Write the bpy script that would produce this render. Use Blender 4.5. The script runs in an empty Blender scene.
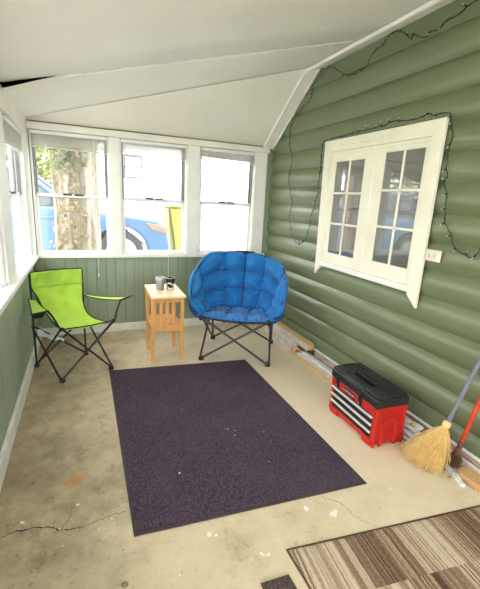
import bpy, math, random
from mathutils import Vector, Matrix, noise
from math import sin, cos, pi, radians
random.seed(7)
S = bpy.context.scene
COL = S.collection
# ------------------------------------------------------------------ helpers
def lin(c):
    return tuple((v/255/12.92 if v/255 <= .04045 else ((v/255+.055)/1.055)**2.4) for v in c)
def V(*a): return Vector(a)

class MB:
    def __init__(s): s.v = []; s.f = []; s.m = []; s.cur = 0
    def face(s, idx): s.f.append(tuple(idx)); s.m.append(s.cur)
    def add(s, vs, fs):
        o = len(s.v); s.v += [tuple(p) for p in vs]
        for f in fs: s.face([i+o for i in f])
        return s
    def box(s, x0, x1, y0, y1, z0, z1):
        vs = [(x, y, z) for x in (x0, x1) for y in (y0, y1) for z in (z0, z1)]
        return s.add(vs, [(0,1,3,2),(4,6,7,5),(0,4,5,1),(2,3,7,6),(0,2,6,4),(1,5,7,3)])
    def obox(s, c, u, v, w):
        c, u, v, w = map(Vector, (c, u, v, w))
        vs = [c+u*a+v*b+w*d for a in (-1,1) for b in (-1,1) for d in (-1,1)]
        return s.add(vs, [(0,1,3,2),(4,6,7,5),(0,4,5,1),(2,3,7,6),(0,2,6,4),(1,5,7,3)])
    def bar(s, p0, p1, side, w, t):
        """a straight board from p0 to p1, width w along side, thickness t"""
        p0, p1 = Vector(p0), Vector(p1); d = (p1-p0); sd = Vector(side)
        sd = (sd - d.normalized()*sd.dot(d.normalized())).normalized()
        n = d.normalized().cross(sd)
        return s.obox((p0+p1)/2, d/2, sd*w/2, n*t/2)
    def tube(s, pts, r, n=10, cap=True, closed=False):
        pts = [Vector(p) for p in pts]; m = len(pts)
        rs = r if isinstance(r, (list, tuple)) else [r]*m
        t0 = (pts[1]-pts[0]).normalized()
        a = t0.orthogonal().normalized(); base = len(s.v)
        for i, p in enumerate(pts):
            if closed: t = (pts[(i+1) % m]-pts[i-1]).normalized()
            else: t = (pts[min(i+1, m-1)]-pts[max(i-1, 0)]).normalized()
            a = (a-t*a.dot(t))
            a = a.normalized() if a.length > 1e-6 else t.orthogonal().normalized()
            b = t.cross(a)
            for k in range(n):
                q = p+(a*cos(2*pi*k/n)+b*sin(2*pi*k/n))*rs[i]
                s.v.append(tuple(q))
        for i in range(m if closed else m-1):
            j = (i+1) % m
            for k in range(n):
                l = (k+1) % n
                s.face((base+i*n+k, base+i*n+l, base+j*n+l, base+j*n+k))
        if cap and not closed:
            s.face([base+k for k in range(n)][::-1]); s.face([base+(m-1)*n+k for k in range(n)])
        return s
    def lathe(s, prof, c, n=24, axis='z'):
        c = Vector(c); base = len(s.v); m = len(prof)
        for r, h in prof:
            for k in range(n):
                a = 2*pi*k/n
                d = {'z': V(r*cos(a), r*sin(a), h), 'y': V(r*cos(a), h, r*sin(a)), 'x': V(h, r*cos(a), r*sin(a))}[axis]
                s.v.append(tuple(c+d))
        for i in range(m-1):
            for k in range(n):
                l = (k+1) % n
                s.face((base+i*n+k, base+i*n+l, base+(i+1)*n+l, base+(i+1)*n+k))
        s.face([base+k for k in range(n)][::-1]); s.face([base+(m-1)*n+k for k in range(n)])
        return s
    def grid(s, nu, nv, fn, close_u=False):
        base = len(s.v)
        for j in range(nv+1):
            for i in range(nu + (0 if close_u else 1)):
                s.v.append(tuple(fn(i/nu, j/nv)))
        w = nu if close_u else nu+1
        for j in range(nv):
            for i in range(nu):
                k = (i+1) % w
                s.face((base+j*w+i, base+j*w+k, base+(j+1)*w+k, base+(j+1)*w+i))
        return s
    def prism(s, poly, d):
        """extrude a 3D polygon by vector d"""
        d = Vector(d); n = len(poly); P = [Vector(p) for p in poly]
        o = len(s.v); s.v += [tuple(p) for p in P]+[tuple(p+d) for p in P]
        s.face([o+i for i in range(n)][::-1]); s.face([o+n+i for i in range(n)])
        for i in range(n):
            k = (i+1) % n; s.face((o+i, o+k, o+n+k, o+n+i))
        return s

ORG = {}
def link(o): COL.objects.link(o); return o
def tag(o, label=None, cat=None, group=None, kind=None):
    if label: o['label'] = label
    if cat: o['category'] = cat
    if group: o['group'] = group
    if kind: o['kind'] = kind
    return o
def thing(name, label, cat, loc=(0, 0, 0), group=None, kind=None):
    o = link(bpy.data.objects.new(name, None)); o.location = loc; o.empty_display_size = .1
    ORG[o] = Vector(loc)
    return tag(o, label, cat, group, kind)
def build(name, mb, mats, parent=None, smooth=True, bevel=0, seg=2, sub=0, solid=0, soff=0, label=None, angle=35):
    off = ORG.get(parent, Vector((0, 0, 0))) if parent else None
    if off is None:   # a thing of one mesh: origin at the base of its box
        xs = [v[0] for v in mb.v]; ys = [v[1] for v in mb.v]; zs = [v[2] for v in mb.v]
        off = Vector(((min(xs)+max(xs))/2, (min(ys)+max(ys))/2, min(zs)))
    me = bpy.data.meshes.new(name)
    me.from_pydata([tuple(Vector(v)-off) for v in mb.v], [], mb.f)
    for m in (mats if isinstance(mats, (list, tuple)) else [mats]): me.materials.append(m)
    for p, mi in zip(me.polygons, mb.m): p.material_index = mi
    import bmesh
    bm = bmesh.new(); bm.from_mesh(me); bmesh.ops.recalc_face_normals(bm, faces=bm.faces); bm.to_mesh(me); bm.free()
    o = link(bpy.data.objects.new(name, me))
    if parent is None: o.location = off
    else: o.parent = parent
    ORG[o] = off
    if solid:
        md = o.modifiers.new('Solid', 'SOLIDIFY'); md.thickness = solid; md.offset = soff
    if sub:
        md = o.modifiers.new('Sub', 'SUBSURF'); md.levels = sub; md.render_levels = sub
    if bevel:
        md = o.modifiers.new('Bevel', 'BEVEL'); md.width = bevel; md.segments = seg; md.limit_method = 'ANGLE'; md.angle_limit = radians(40)
    if smooth:
        me.shade_smooth()
        try: me.set_sharp_from_angle(angle=radians(angle))
        except Exception: pass
    if label: o['label'] = label
    return o
def struct(name, mb, mats, label, cat, **k):
    o = build(name, mb, mats, **k); return tag(o, label, cat, None, 'structure')
def spline(ctrl, n):
    """Catmull-Rom through control points -> n+1 points"""
    P = [Vector(c) for c in ctrl]; P = [P[0]*2-P[1]]+P+[P[-1]*2-P[-2]]; m = len(P)-3; out = []
    for k in range(n+1):
        t = k/n*m; i = min(int(t), m-1); t -= i
        a, b, c, d = P[i:i+4]
        out.append(.5*((2*b)+(c-a)*t+(2*a-5*b+4*c-d)*t*t+(3*b-a-3*c+d)*t**3))
    return out

# ---------------------------------------------------------------- materials
class NT:
    def __init__(s, name):
        s.m = bpy.data.materials.new(name); s.m.use_nodes = True
        s.t = s.m.node_tree; s.b = s.t.nodes['Principled BSDF']; s.out = s.t.nodes['Material Output']
    def n(s, typ, **k):
        o = s.t.nodes.new(typ)
        for a, b in k.items():
            if a.startswith('i_'): o.inputs[a[2:].replace('_', ' ')].default_value = b
            else: setattr(o, a, b)
        return o
    def l(s, a, b): s.t.links.new(a, b)
    def coord(s, scale=(1, 1, 1)):
        c = s.n('ShaderNodeTexCoord'); m = s.n('ShaderNodeMapping'); m.inputs['Scale'].default_value = scale
        s.l(c.outputs['Object'], m.inputs['Vector']); return m.outputs[0]
    def noise(s, vec, scale, detail=4, rough=.55):
        o = s.n('ShaderNodeTexNoise'); o.inputs['Scale'].default_value = scale; o.inputs['Detail'].default_value = detail
        o.inputs['Roughness'].default_value = rough; s.l(vec, o.inputs['Vector']); return o.outputs['Fac']
    def ramp(s, fac, stops):
        o = s.n('ShaderNodeValToRGB'); e = o.color_ramp.elements
        while len(e) < len(stops): e.new(.5)
        for k, (p, c) in zip(e, stops):
            k.position = p; k.color = (*lin(c), 1) if len(c) == 3 else c
        s.l(fac, o.inputs[0]); return o.outputs[0]
    def mix(s, fac, a, b, bt='MIX'):
        o = s.n('ShaderNodeMix', data_type='RGBA', blend_type=bt)
        for soc, v in ((o.inputs[0], fac), (o.inputs[6], a), (o.inputs[7], b)):
            if hasattr(v, 'is_output'): s.l(v, soc)
            elif isinstance(v, (int, float)): soc.default_value = v
            else: soc.default_value = (*lin(v), 1)
        return o.outputs[2]
    def math(s, op, a, b=0.0, c=None):
        o = s.n('ShaderNodeMath', operation=op)
        for soc, v in zip(o.inputs, (a, b, c)):
            if v is None: continue
            if hasattr(v, 'is_output'): s.l(v, soc)
            else: soc.default_value = v
        return o.outputs[0]
    def bump(s, h, strength=.3, dist=.01):
        o = s.n('ShaderNodeBump'); o.inputs['Strength'].default_value = strength; o.inputs['Distance'].default_value = dist
        s.l(h, o.inputs['Height']); s.l(o.outputs[0], s.b.inputs['Normal'])
    def col(s, c): s.l(c, s.b.inputs['Base Color'])
    def set(s, **k):
        for a, v in k.items(): s.b.inputs[a.replace('_', ' ')].default_value = v
        return s
def plain(name, c, rough=.6, metal=0, var=.12, scale=6, bump=0, bscale=60, stretch=(1, 1, 1), spec=.4, coat=0):
    """a colour that wanders a little with noise, optional fine bump"""
    k = NT(name); vec = k.coord(stretch)
    a = tuple(max(0, v*(1-var)) for v in c); b = tuple(min(255, v*(1+var*.6)) for v in c)
    k.col(k.ramp(k.noise(vec, scale), [(.3, a), (.7, b)]))
    k.set(Roughness=rough, Metallic=metal); k.b.inputs['Specular IOR Level'].default_value = spec
    if coat: k.b.inputs['Coat Weight'].default_value = coat
    if bump: k.bump(k.noise(vec, bscale, 3), bump, .004)
    return k.m
def wood(name, dark, light, scale=8, stretch=(1, 1, 12), rough=.45):
    k = NT(name); vec = k.coord(stretch)
    f = k.noise(vec, scale, 6, .6)
    k.col(k.ramp(f, [(.3, dark), (.5, light), (.75, tuple((a+b)/2 for a, b in zip(dark, light)))]))
    k.set(Roughness=rough); k.bump(f, .12, .002); return k.m
def glass(name, tint=(250, 252, 251), refl=1.0, haze=.03):
    k = NT(name); k.t.nodes.remove(k.b)
    tr = k.n('ShaderNodeBsdfTransparent'); tr.inputs[0].default_value = (*lin(tint), 1)
    gl = k.n('ShaderNodeBsdfGlossy'); gl.inputs['Roughness'].default_value = .02
    fr = k.n('ShaderNodeFresnel'); fr.inputs[0].default_value = 1.5
    f = k.math('MULTIPLY', fr.outputs[0], refl)
    mx = k.n('ShaderNodeMixShader'); k.l(f, mx.inputs[0]); k.l(tr.outputs[0], mx.inputs[1]); k.l(gl.outputs[0], mx.inputs[2])
    df = k.n('ShaderNodeBsdfDiffuse'); df.inputs[0].default_value = (.8, .8, .78, 1); tl = k.n('ShaderNodeBsdfTranslucent'); tl.inputs[0].default_value = (.8, .8, .8, 1)
    m2 = k.n('ShaderNodeMixShader'); k.l(df.outputs[0], m2.inputs[1]); k.l(tl.outputs[0], m2.inputs[2])
    m3 = k.n('ShaderNodeMixShader'); m3.inputs[0].default_value = haze; k.l(mx.outputs[0], m3.inputs[1]); k.l(m2.outputs[0], m3.inputs[2])  # pale diffuse share mixed over the clear pane to whiten it
    k.l(m3.outputs[0], k.out.inputs[0]); return k.m

M = {}
M['ceiling'] = plain('ceiling_paint', (229, 225, 215), .6, var=.025, scale=1.6, bump=.04, bscale=20)
M['ceiling_trim'] = plain('ceiling_trim_paint', (238, 235, 226), .5, var=.04, scale=3)
M['white'] = plain('white_trim_paint', (242, 242, 240), .45, var=.04, scale=4, bump=.05, bscale=30)
M['cream'] = plain('cream_window_paint', (242, 238, 222), .45, var=.04, scale=4, bump=.05, bscale=30)
M['vinyl'] = plain('white_vinyl', (238, 239, 240), .35, var=.02)
M['grayrail'] = plain('gray_weather_seal', (120, 120, 122), .5)
M['sashgray'] = plain('gray_backlit_sash', (150, 150, 154), .4, metal=.2)  # aluminium gray deepened with the shade of a backlit sash
M['slot'] = plain('dark_latch_plastic', (60, 58, 58), .5)
M['base'] = plain('baseboard_white', (228, 228, 224), .5, var=.07, scale=7)
M['blind'] = plain('blind_vinyl', (205, 203, 196), .4, var=.06, scale=10)
M['pane'] = glass('window_glass', refl=.2)
M['pane2'] = glass('old_window_glass', (200, 202, 198), 4.5, .16)
M['void'] = plain('dark_roof_deck', (38, 32, 28), .9)
# green paints
k = NT('green_log_paint'); vec = k.coord((1, .25, 1))
f = k.noise(vec, 3.5, 5); g = k.noise(k.coord((1, .08, 1)), 40, 3)
k.col(k.mix(k.math('MULTIPLY', g, .35), k.ramp(f, [(.3, (109, 120, 89)), (.7, (121, 132, 101))]), (98, 109, 80)))
k.set(Roughness=.33); k.b.inputs['Specular IOR Level'].default_value = .6; k.bump(g, .15, .002); M['log'] = k.m
k = NT('green_wainscot_paint'); vec = k.coord((1, 1, .2))
f = k.noise(vec, 5, 4); k.col(k.ramp(f, [(.3, (134, 150, 129)), (.7, (146, 162, 140))]))
k.set(Roughness=.45); k.bump(k.noise(vec, 40, 3), .08, .002); M['wains'] = k.m
# floor: worn painted concrete
k = NT('worn_painted_concrete'); vec = k.coord()
tc = k.n('ShaderNodeTexCoord'); sp = k.n('ShaderNodeSeparateXYZ'); k.l(tc.outputs['Object'], sp.inputs[0])
big = k.noise(vec, 1.3, 5, .6); mid = k.noise(vec, 6, 6, .65); fine = k.noise(vec, 70, 3, .6); sp2 = k.noise(vec, 32, 4, .7)
wear = k.math('ADD', k.math('MULTIPLY', big, .55), k.math('MULTIPLY', sp.outputs[0], -.22))   # more bare concrete along the window wall
wear = k.math('ADD', wear, k.math('MULTIPLY', k.math('SUBTRACT', mid, .5), .5))
c = k.ramp(wear, [(.16, (220, 206, 180)), (.34, (206, 191, 162)), (.54, (164, 149, 124)), (.70, (136, 121, 98))])
grime = k.ramp(k.noise(k.coord((1, .6, 1)), 7, 10, .78), [(.54, (0, 0, 0)), (.66, (255, 255, 255))])
bare = k.ramp(wear, [(.25, (0, 0, 0)), (.6, (255, 255, 255))])
c = k.mix(k.math('MULTIPLY', k.math('MULTIPLY', grime, bare), .75), c, (112, 98, 76))
speck = k.math('MULTIPLY', k.ramp(sp2, [(.60, (0, 0, 0)), (.67, (255, 255, 255))]), k.math('ADD', k.math('MULTIPLY', bare, .8), .2))
c = k.mix(k.math('MULTIPLY', speck, .65), c, (92, 82, 64))
# rust stain
d = k.n('ShaderNodeVectorMath', operation='DISTANCE'); k.l(tc.outputs['Object'], d.inputs[0])
k.RUST = d
d.inputs[1].default_value = (0, 0, 0)
rm = k.math('ADD', d.outputs['Value'], k.math('MULTIPLY', k.math('SUBTRACT', mid, .5), .12))
rf = k.ramp(rm, [(.015, (255, 255, 255)), (.065, (0, 0, 0))])
c = k.mix(k.math('MULTIPLY', rf, .75), c, (196, 132, 62))
k.col(c); k.set(Roughness=.55); k.b.inputs['Specular IOR Level'].default_value = .35
k.bump(k.math('ADD', k.math('MULTIPLY', fine, .5), k.math('MULTIPLY', mid, .8)), .22, .004)
M['floor'] = k.m; FLOORK = k
M['crack'] = plain('crack_dirt', (70, 60, 44), .9)
M['fleck'] = plain('white_paint_fleck', (240, 236, 226), .6)
M['grimespot'] = plain('dark_grit', (70, 62, 48), .9)
# mats
k = NT('black_ribbed_carpet'); vec = k.coord()
wv = k.n('ShaderNodeTexVoronoi'); wv.inputs['Scale'].default_value = 95; k.l(vec, wv.inputs['Vector'])
f = k.noise(vec, 260, 2); lint = k.noise(vec, 130, 2, .8)
c = k.ramp(wv.outputs['Distance'], [(.05, (104, 90, 110)), (.6, (66, 54, 70))])
c = k.mix(k.math('MULTIPLY', k.ramp(k.noise(vec, 3, 4), [(.35, (0, 0, 0)), (.7, (255, 255, 255))]), .35), c, (94, 84, 94))
c = k.mix(k.ramp(lint, [(.74, (0, 0, 0)), (.79, (200, 200, 200))]), c, (150, 142, 140))
k.col(c); k.set(Roughness=.95); k.b.inputs['Specular IOR Level'].default_value = .15
rib = k.n('ShaderNodeTexWave', wave_type='BANDS', bands_direction='DIAGONAL'); rib.inputs['Scale'].default_value = 60; k.l(vec, rib.inputs['Vector'])
k.bump(k.math('ADD', k.math('ADD', wv.outputs['Distance'], f), k.math('MULTIPLY', rib.outputs['Fac'], .5)), .6, .006); M['mat'] = k.m
M['rubber'] = plain('mat_rubber_edge', (72, 63, 64), .7, spec=.3, bump=.1)
k = NT('striped_shag_rug'); tc = k.n('ShaderNodeTexCoord'); sp = k.n('ShaderNodeSeparateXYZ'); k.l(tc.outputs['Object'], sp.inputs[0])
X = k.math('SUBTRACT', sp.outputs[0], k.math('MULTIPLY', sp.outputs[1], .1)); Y = k.math('ADD', sp.outputs[1], k.math('MULTIPLY', sp.outputs[0], .1))
wob = k.noise(k.coord(), 25, 2)
Xw = k.math('ADD', X, k.math('MULTIPLY', wob, .008))
row = k.math('FLOOR', k.math('DIVIDE', Y, .245))
st = k.math('FLOOR', k.math('DIVIDE', Xw, .0085))
wn = k.n('ShaderNodeTexWhiteNoise', noise_dimensions='2D'); cb = k.n('ShaderNodeCombineXYZ'); k.l(st, cb.inputs[0]); k.l(row, cb.inputs[1]); k.l(cb.outputs[0], wn.inputs['Vector'])
wav = k.math('MULTIPLY', k.math('ADD', k.math('SINE', k.math('ADD', k.math('MULTIPLY', X, 11.86), k.math('ADD', k.math('MULTIPLY', row, 1.9), -1.27))), 1), .5)
val = k.math('ADD', k.math('MULTIPLY', wn.outputs['Value'], .52), k.math('MULTIPLY', wav, .42))
tuft = k.noise(k.coord((1, .6, 1)), 170, 2, .7)
val = k.math('ADD', val, k.math('MULTIPLY', k.math('SUBTRACT', tuft, .5), .5))
c = k.ramp(val, [(.08, (228, 212, 190)), (.34, (204, 182, 156)), (.58, (158, 132, 110)), (.92, (100, 78, 64))])
rb = k.math('PINGPONG', k.math('DIVIDE', Xw, .0085), .5)
k.col(c); k.set(Roughness=.95); k.b.inputs['Specular IOR Level'].default_value = .1
k.bump(k.math('ADD', k.math('MULTIPLY', rb, 1.4), tuft), .8, .008); M['rug'] = k.m
M['rugedge'] = plain('rug_binding', (98, 76, 58), .9, bump=.3)
M['smallmat'] = plain('grey_loop_mat', (84, 74, 70), .95, var=.5, scale=130, bump=.8, bscale=150)
# furniture
def cloth(name, c, weave=420, wr=.3, sheen=.2, trans=0):
    k = NT(name); vec = k.coord()
    w = k.noise(vec, 9, 4); k.col(k.ramp(w, [(.3, tuple(v*.93 for v in c)), (.7, tuple(min(255, v*1.05) for v in c))]))
    k.set(Roughness=.7); k.b.inputs['Specular IOR Level'].default_value = .3
    k.b.inputs['Sheen Weight'].default_value = sheen
    if trans:
        tl = k.n('ShaderNodeBsdfTranslucent'); tl.inputs[0].default_value = (*lin(c), 1); ms = k.n('ShaderNodeMixShader'); ms.inputs[0].default_value = trans
        k.l(k.b.outputs[0], ms.inputs[1]); k.l(tl.outputs[0], ms.inputs[2]); k.l(ms.outputs[0], k.out.inputs[0])
    k.bump(k.math('ADD', k.math('MULTIPLY', w, 2.0), k.math('MULTIPLY', k.noise(vec, weave, 2), .3)), wr, .006); return k.m
M['lime'] = cloth('lime_polyester', (216, 252, 104), trans=.35)
M['limedark'] = cloth('lime_pocket_polyester', (196, 236, 92), trans=.2)
M['blue'] = cloth('blue_polyester', (16, 112, 184), wr=.5)
M['navy'] = cloth('navy_polyester', (7, 15, 34)); M['shell'] = cloth('dark_blue_shell', (12, 56, 108))
M['black'] = plain('black_webbing', (24, 24, 28), .6)
M['blacktube'] = plain('black_steel_tube', (30, 29, 31), .4, spec=.5)
M['graytube'] = plain('dark_gray_steel_tube', (72, 73, 78), .35, metal=.4)
M['plasticblack'] = plain('black_plastic', (30, 31, 34), .42, bump=.05, bscale=200)
M['clear'] = plain('clear_plastic_tag', (214, 218, 222), .3)
M['pine'] = wood('pine_wood', (204, 142, 74), (230, 174, 108), 7, (9, 9, 1))
M['pinetop'] = wood('pale_table_top', (236, 206, 160), (246, 224, 188), 6, (10, 1, 1), .3)
M['tin'] = plain('gray_tin', (158, 158, 160), .35, metal=.25, stretch=(1, 1, .1), scale=30)
M['tinrim'] = plain('pale_tin_rim', (206, 206, 204), .3, metal=.3)
M['charcoal'] = plain('charcoal_can', (44, 44, 46), .4)
M['canlight'] = plain('can_label_white', (226, 222, 212), .5)
M['red'] = plain('red_toolbox_plastic', (200, 42, 38), .42, var=.05, bump=.04, bscale=220)
M['lid'] = plain('black_toolbox_lid', (40, 41, 44), .36, var=.1, bump=.08, bscale=220)
M['drawer'] = plain('black_drawer_front', (22, 22, 24), .45)
M['chrome'] = plain('bright_drawer_pull', (222, 224, 226), .25, metal=.35, var=.03)
M['badge'] = plain('dark_badge', (38, 36, 44), .4)
M['badgewhite'] = plain('badge_lettering', (214, 206, 208), .5)
M['badgered'] = plain('badge_red', (214, 50, 48), .5)
M['straw'] = wood('broom_straw', (206, 164, 98), (240, 208, 142), 30, (6, 6, 1), .7)
M['strawlight'] = plain('broom_straw_pale', (240, 214, 150), .7, var=.15, scale=30)
M['twine'] = plain('broom_stitching', (226, 190, 96), .7)
M['grayhandle'] = plain('blue_gray_handle', (120, 128, 142), .4)
M['redhandle'] = plain('orange_red_handle', (206, 74, 42), .45, var=.15, scale=12)
M['brownbrush'] = plain('dusty_brown_bristles', (106, 84, 62), .95, var=.3, scale=60)
M['scuffed'] = plain('scuffed_ferrule', (120, 78, 70), .6, var=.4, scale=60)
M['oldwhite'] = plain('old_white_board', (226, 220, 214), .6, var=.1, scale=10, stretch=(3, 1, 3))
M['pinkboard'] = plain('pinkish_old_board', (186, 168, 158), .7, var=.2, scale=9, stretch=(3, .6, 3))
M['rawwood'] = wood('raw_wood', (196, 152, 100), (222, 184, 132), 9, (8, 1, 8), .6)
M['tanboard'] = wood('tan_board', (190, 142, 98), (214, 172, 126), 9, (8, 1, 8), .55)
M['whiteplastic'] = plain('white_plastic_strip', (232, 234, 238), .4)
M['dirt'] = plain('dry_dirt', (122, 100, 76), .95, var=.35, scale=50)
M['wire'] = plain('dark_green_wire', (28, 32, 28), .5)
M['bulb'] = plain('clear_mini_bulb', (196, 200, 190), .15)
M['outlet'] = plain('ivory_outlet', (232, 226, 206), .35)
M['bottlecap'] = plain('dull_metal_cap', (150, 138, 116), .4, metal=.5)
# outside and the room behind the casement
M['bark'] = wood('tree_bark', (82, 74, 66), (168, 157, 144), 9, (5, 5, 1.2), .95)
M['ivy'] = plain('ivy_leaf', (88, 100, 56), .6, var=.35, scale=5)
M['ivydry'] = plain('dry_ivy_leaf', (140, 120, 84), .7, var=.3, scale=5)
M['bushleaf'] = plain('bush_leaf', (136, 144, 76), .6, var=.25, scale=5)
M['carblue'] = plain('car_paint_blue', (76, 114, 166), .25, var=.03, coat=.8)
M['carglass'] = plain('car_glass', (48, 58, 68), .08, spec=.8)
M['tire'] = plain('tire_rubber', (64, 64, 72), .8)
M['rim'] = plain('alloy_wheel', (186, 188, 192), .35, metal=.5)
M['lamp'] = plain('headlamp_glass', (150, 132, 116), .15)
M['cartrim'] = plain('car_black_trim', (40, 42, 46), .6)
M['house'] = plain('white_house_siding', (238, 238, 240), .6, var=.02)
M['houseframe'] = plain('house_window_frame', (62, 62, 66), .5)
M['houseglass'] = plain('house_window_glass', (200, 204, 208), .2)
M['roof'] = plain('gray_shingles', (120, 116, 112), .9, var=.2, scale=20)
M['drive'] = plain('pale_gravel_drive', (222, 220, 216), .9, var=.06, scale=8)
M['lawn'] = plain('lawn_ground', (190, 196, 170), .95, var=.25, scale=10)
M['yellow'] = plain('yellow_plastic', (136, 132, 44), .5, var=.05)
M['roomwall'] = plain('room_wall_gray', (196, 192, 180), .8)
M['curtain'] = plain('sheer_curtain', (196, 194, 186), .9, stretch=(1, 40, 1), scale=3, var=.15)
M['redjar'] = plain('red_jar', (190, 40, 36), .4)
SKY, EXPO = 2.4, 1.85
# ------------------------------------------------------------- the setting
XL, XR, YF, YB = -.466, 2.123, 4.2515, -1.3
ZL, ZR = 2.13, 2.748
YP = 3.37                                  # hip meets the ridge board here
def zmain(x): return ZL+(ZR-ZL)*(x-XL)/(XR-XL)
ZH = 2.106
def zhip(y): return ZH+(ZR-ZH)*(YF-y)/(YF-YP)

# floor with its crack, grit and paint flecks
m = MB(); m.box(XL-.12, XR+.1, YB, YF+.12, -.15, 0)
def ribbon(pts, w, z):
    P = spline([(*q, z) for q in pts], 60); o = len(m.v)
    for i, q in enumerate(P):
        a = P[max(i-1, 0)]; b = P[min(i+1, 60)]; t = (b-a).normalized(); n = V(-t.y, t.x, 0)
        ww = w*(.35+.9*random.random())*(1-.7*(i/60)); j = random.uniform(-.006, .006)
        m.v += [tuple(q+n*(ww+j)), tuple(q-n*(ww-j))]
    for i in range(60): m.face((o+2*i, o+2*i+1, o+2*i+3, o+2*i+2))
m.cur = 1
ribbon([(-.45, 1.62), (-.34, 1.645), (-.228, 1.631), (-.164, 1.591), (-.1, 1.575), (-.037, 1.578), (.04, 1.60), (.13, 1.60)], .0048, .0012)
ribbon([(-.164, 1.59), (-.12, 1.66), (-.115, 1.75)], .002, .001)
ribbon([(1.10, 1.37), (1.17, 1.30), (1.19, 1.2), (1.25, 1.12)], .002, .001)
def blob(x, y, r, z=.0014, n=9):
    o = len(m.v)
    a0 = random.random()*6; ex = random.uniform(.5, 1)
    for i in range(n):
        a = 2*pi*i/n; rr = r*random.uniform(.65, 1.1)
        p = V(rr*cos(a), rr*ex*sin(a), 0); p.rotate(Matrix.Rotation(a0, 3, 'Z'))
        m.v.append((x+p.x, y+p.y, z))
    m.face(range(o, o+n))
m.cur = 2
for x, y, r in [(-.089, 1.72, .012), (-.326, 1.69, .011), (-.164, 1.597, .006), (.001, 1.537, .007), (.06, 1.58, .006), (.66, 1.172, .018), (.685, 1.162, .014),
                (1.09, 1.255, .02), (1.115, 1.265, .014), (.5, 1.33, .012), (.47, 1.345, .016), (.98, 1.33, .018), (-.15, 1.5, .005), (.3, 1.2, .006), (1.7, 1.7, .008), (1.45, 1.45, .01), (1.5, 1.3, .012)]:
    blob(x, y, r)
m.cur = 3
for i in range(150):
    x = random.uniform(XL+.03, 1.75); y = random.uniform(.85, 3.3)
    blob(x, y, random.choice([.002, .0025, .003, .0045]), .001, 6)
fl = struct('floor', m, [M['floor'], M['crack'], M['fleck'], M['grimespot']], 'worn beige painted concrete porch floor with a crack', 'floor', smooth=False)
FLOORK.RUST.inputs[1].default_value = tuple(V(-.106, 1.90, 0)-ORG[fl])

# right wall: half-log siding swept along the porch, open where the casement sits
OP = (1.885, 3.07, .985, 2.005)
m = MB(); PT = .183; Z0 = .019
def course(zc, y0, y1, ztop=None):
    n = 14; pr = []
    for i in range(n+1):
        t = i/n; z = zc+PT*t
        s_ = 2*t-1; pr.append((z, XR-.034*(1-abs(s_)**2.3)))
    for (za, xa), (zb, xb) in zip(pr, pr[1:]):
        segs = [(y0, y1)]
        if (za+zb)/2 > OP[2] and (za+zb)/2 < OP[3]: segs = [(y0, OP[0]), (OP[1], y1)]
        for a, b in segs: m.add([(xa, a, za), (xa, b, za), (xb, b, zb), (xb, a, zb)], [(0, 1, 2, 3)])
k = -1
while Z0+PT*k < 2.55:
    course(Z0+PT*k, YB, YF+.05); k += 1
m.box(XR-.004, XR+.05, YB, YF+.05, Z0+PT*k, 2.95)
for y0, y1, z0, z1 in ((YB, OP[0], -.15, 2.6), (OP[1], YF+.05, -.15, 2.6), (OP[0], OP[1], -.15, OP[2]), (OP[0], OP[1], OP[3], 2.6)):
    m.box(XR+.002, XR+.05, y0, y1, z0, z1)
struct('wall_right', m, M['log'], 'green painted half-log siding wall of the house', 'wall', angle=60)

# beadboard below the sills
def beadboard(m, a, b, face, z0, z1, along):
    """boards along x (far wall) or y (left wall) with V grooves"""
    w = .098; n = int((b-a)/w)+1; pts = []
    for i in range(n):
        s = a+i*w; e = min(b, s+w)
        if s >= b: break
        pts += [(s, .006), (s+.005, 0), (max(s+.005, e-.005), 0), (e, .006)]
    for (s, d), (e, g) in zip(pts, pts[1:]):
        if along == 'x': q = [(s, face+d, z0), (e, face+g, z0), (e, face+g, z1), (s, face+d, z1)]
        else: q = [(face-d, s, z0), (face-g, e, z0), (face-g, e, z1), (face-d, s, z1)]
        m.add(q, [(0, 1, 2, 3)])
m = MB(); beadboard(m, XL-.02, XR, YF, 0, .84, 'x')
m.box(XL-.12, XR+.05, YF+.007, YF+.1, -.15, .84)
m.box(1.99, XR, YF+.005, YF+.1, .84, 2.9)             # green corner strip beside the last post
m.box(XL-.12, XR+.05, YF+.012, YF+.1, 2.05, 2.9)
for a, b in ((XL-.12, -.44), (.275, .372), (1.063, 1.205)): m.box(a, b, YF+.012, YF+.1, .84, 2.05)
struct('wall_far', m, M['wains'], 'green beadboard wall below the row of three windows', 'wall', smooth=False)
m = MB(); beadboard(m, YB, YF, XL-.012, 0, .84, 'y')
m.box(XL-.15, XL-.019, YB, YF+.1, -.15, .84); m.box(XL-.15, XL-.02, YB, YF+.1, 2.0, 2.5)
struct('wall_left', m, M['wains'], 'green beadboard side wall under the left windows', 'wall', smooth=False)

m = MB(); m.box(XL-.12, XR+.1, YB-.1, YB, -.15, .84); m.box(XL-.12, XR+.1, YB-.1, YB, 2.05, 3); m.box(XL-.12, XL+.08, YB-.1, YB, .84, 2.05); m.box(XR-.08, XR+.1, YB-.1, YB, .84, 2.05)  # unseen wall; its wide opening is shaped to light the interior
struct('wall_back', m, M['white'], 'white end wall with an unseen wide opening added to let in light', 'wall', smooth=False)
# ceiling
m = MB(); T = .03; m.cur = 0
A0, A1 = V(XL-.1, 3.0, 0), V(XR, 2.655, 0)             # joint between the near panel and the strip
def slab(quad):
    m.prism([(x, y, z) for x, y, z in quad], (0, 0, T))
def pm(x, y, dz=0): return (x, y, zmain(x)+dz)
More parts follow.
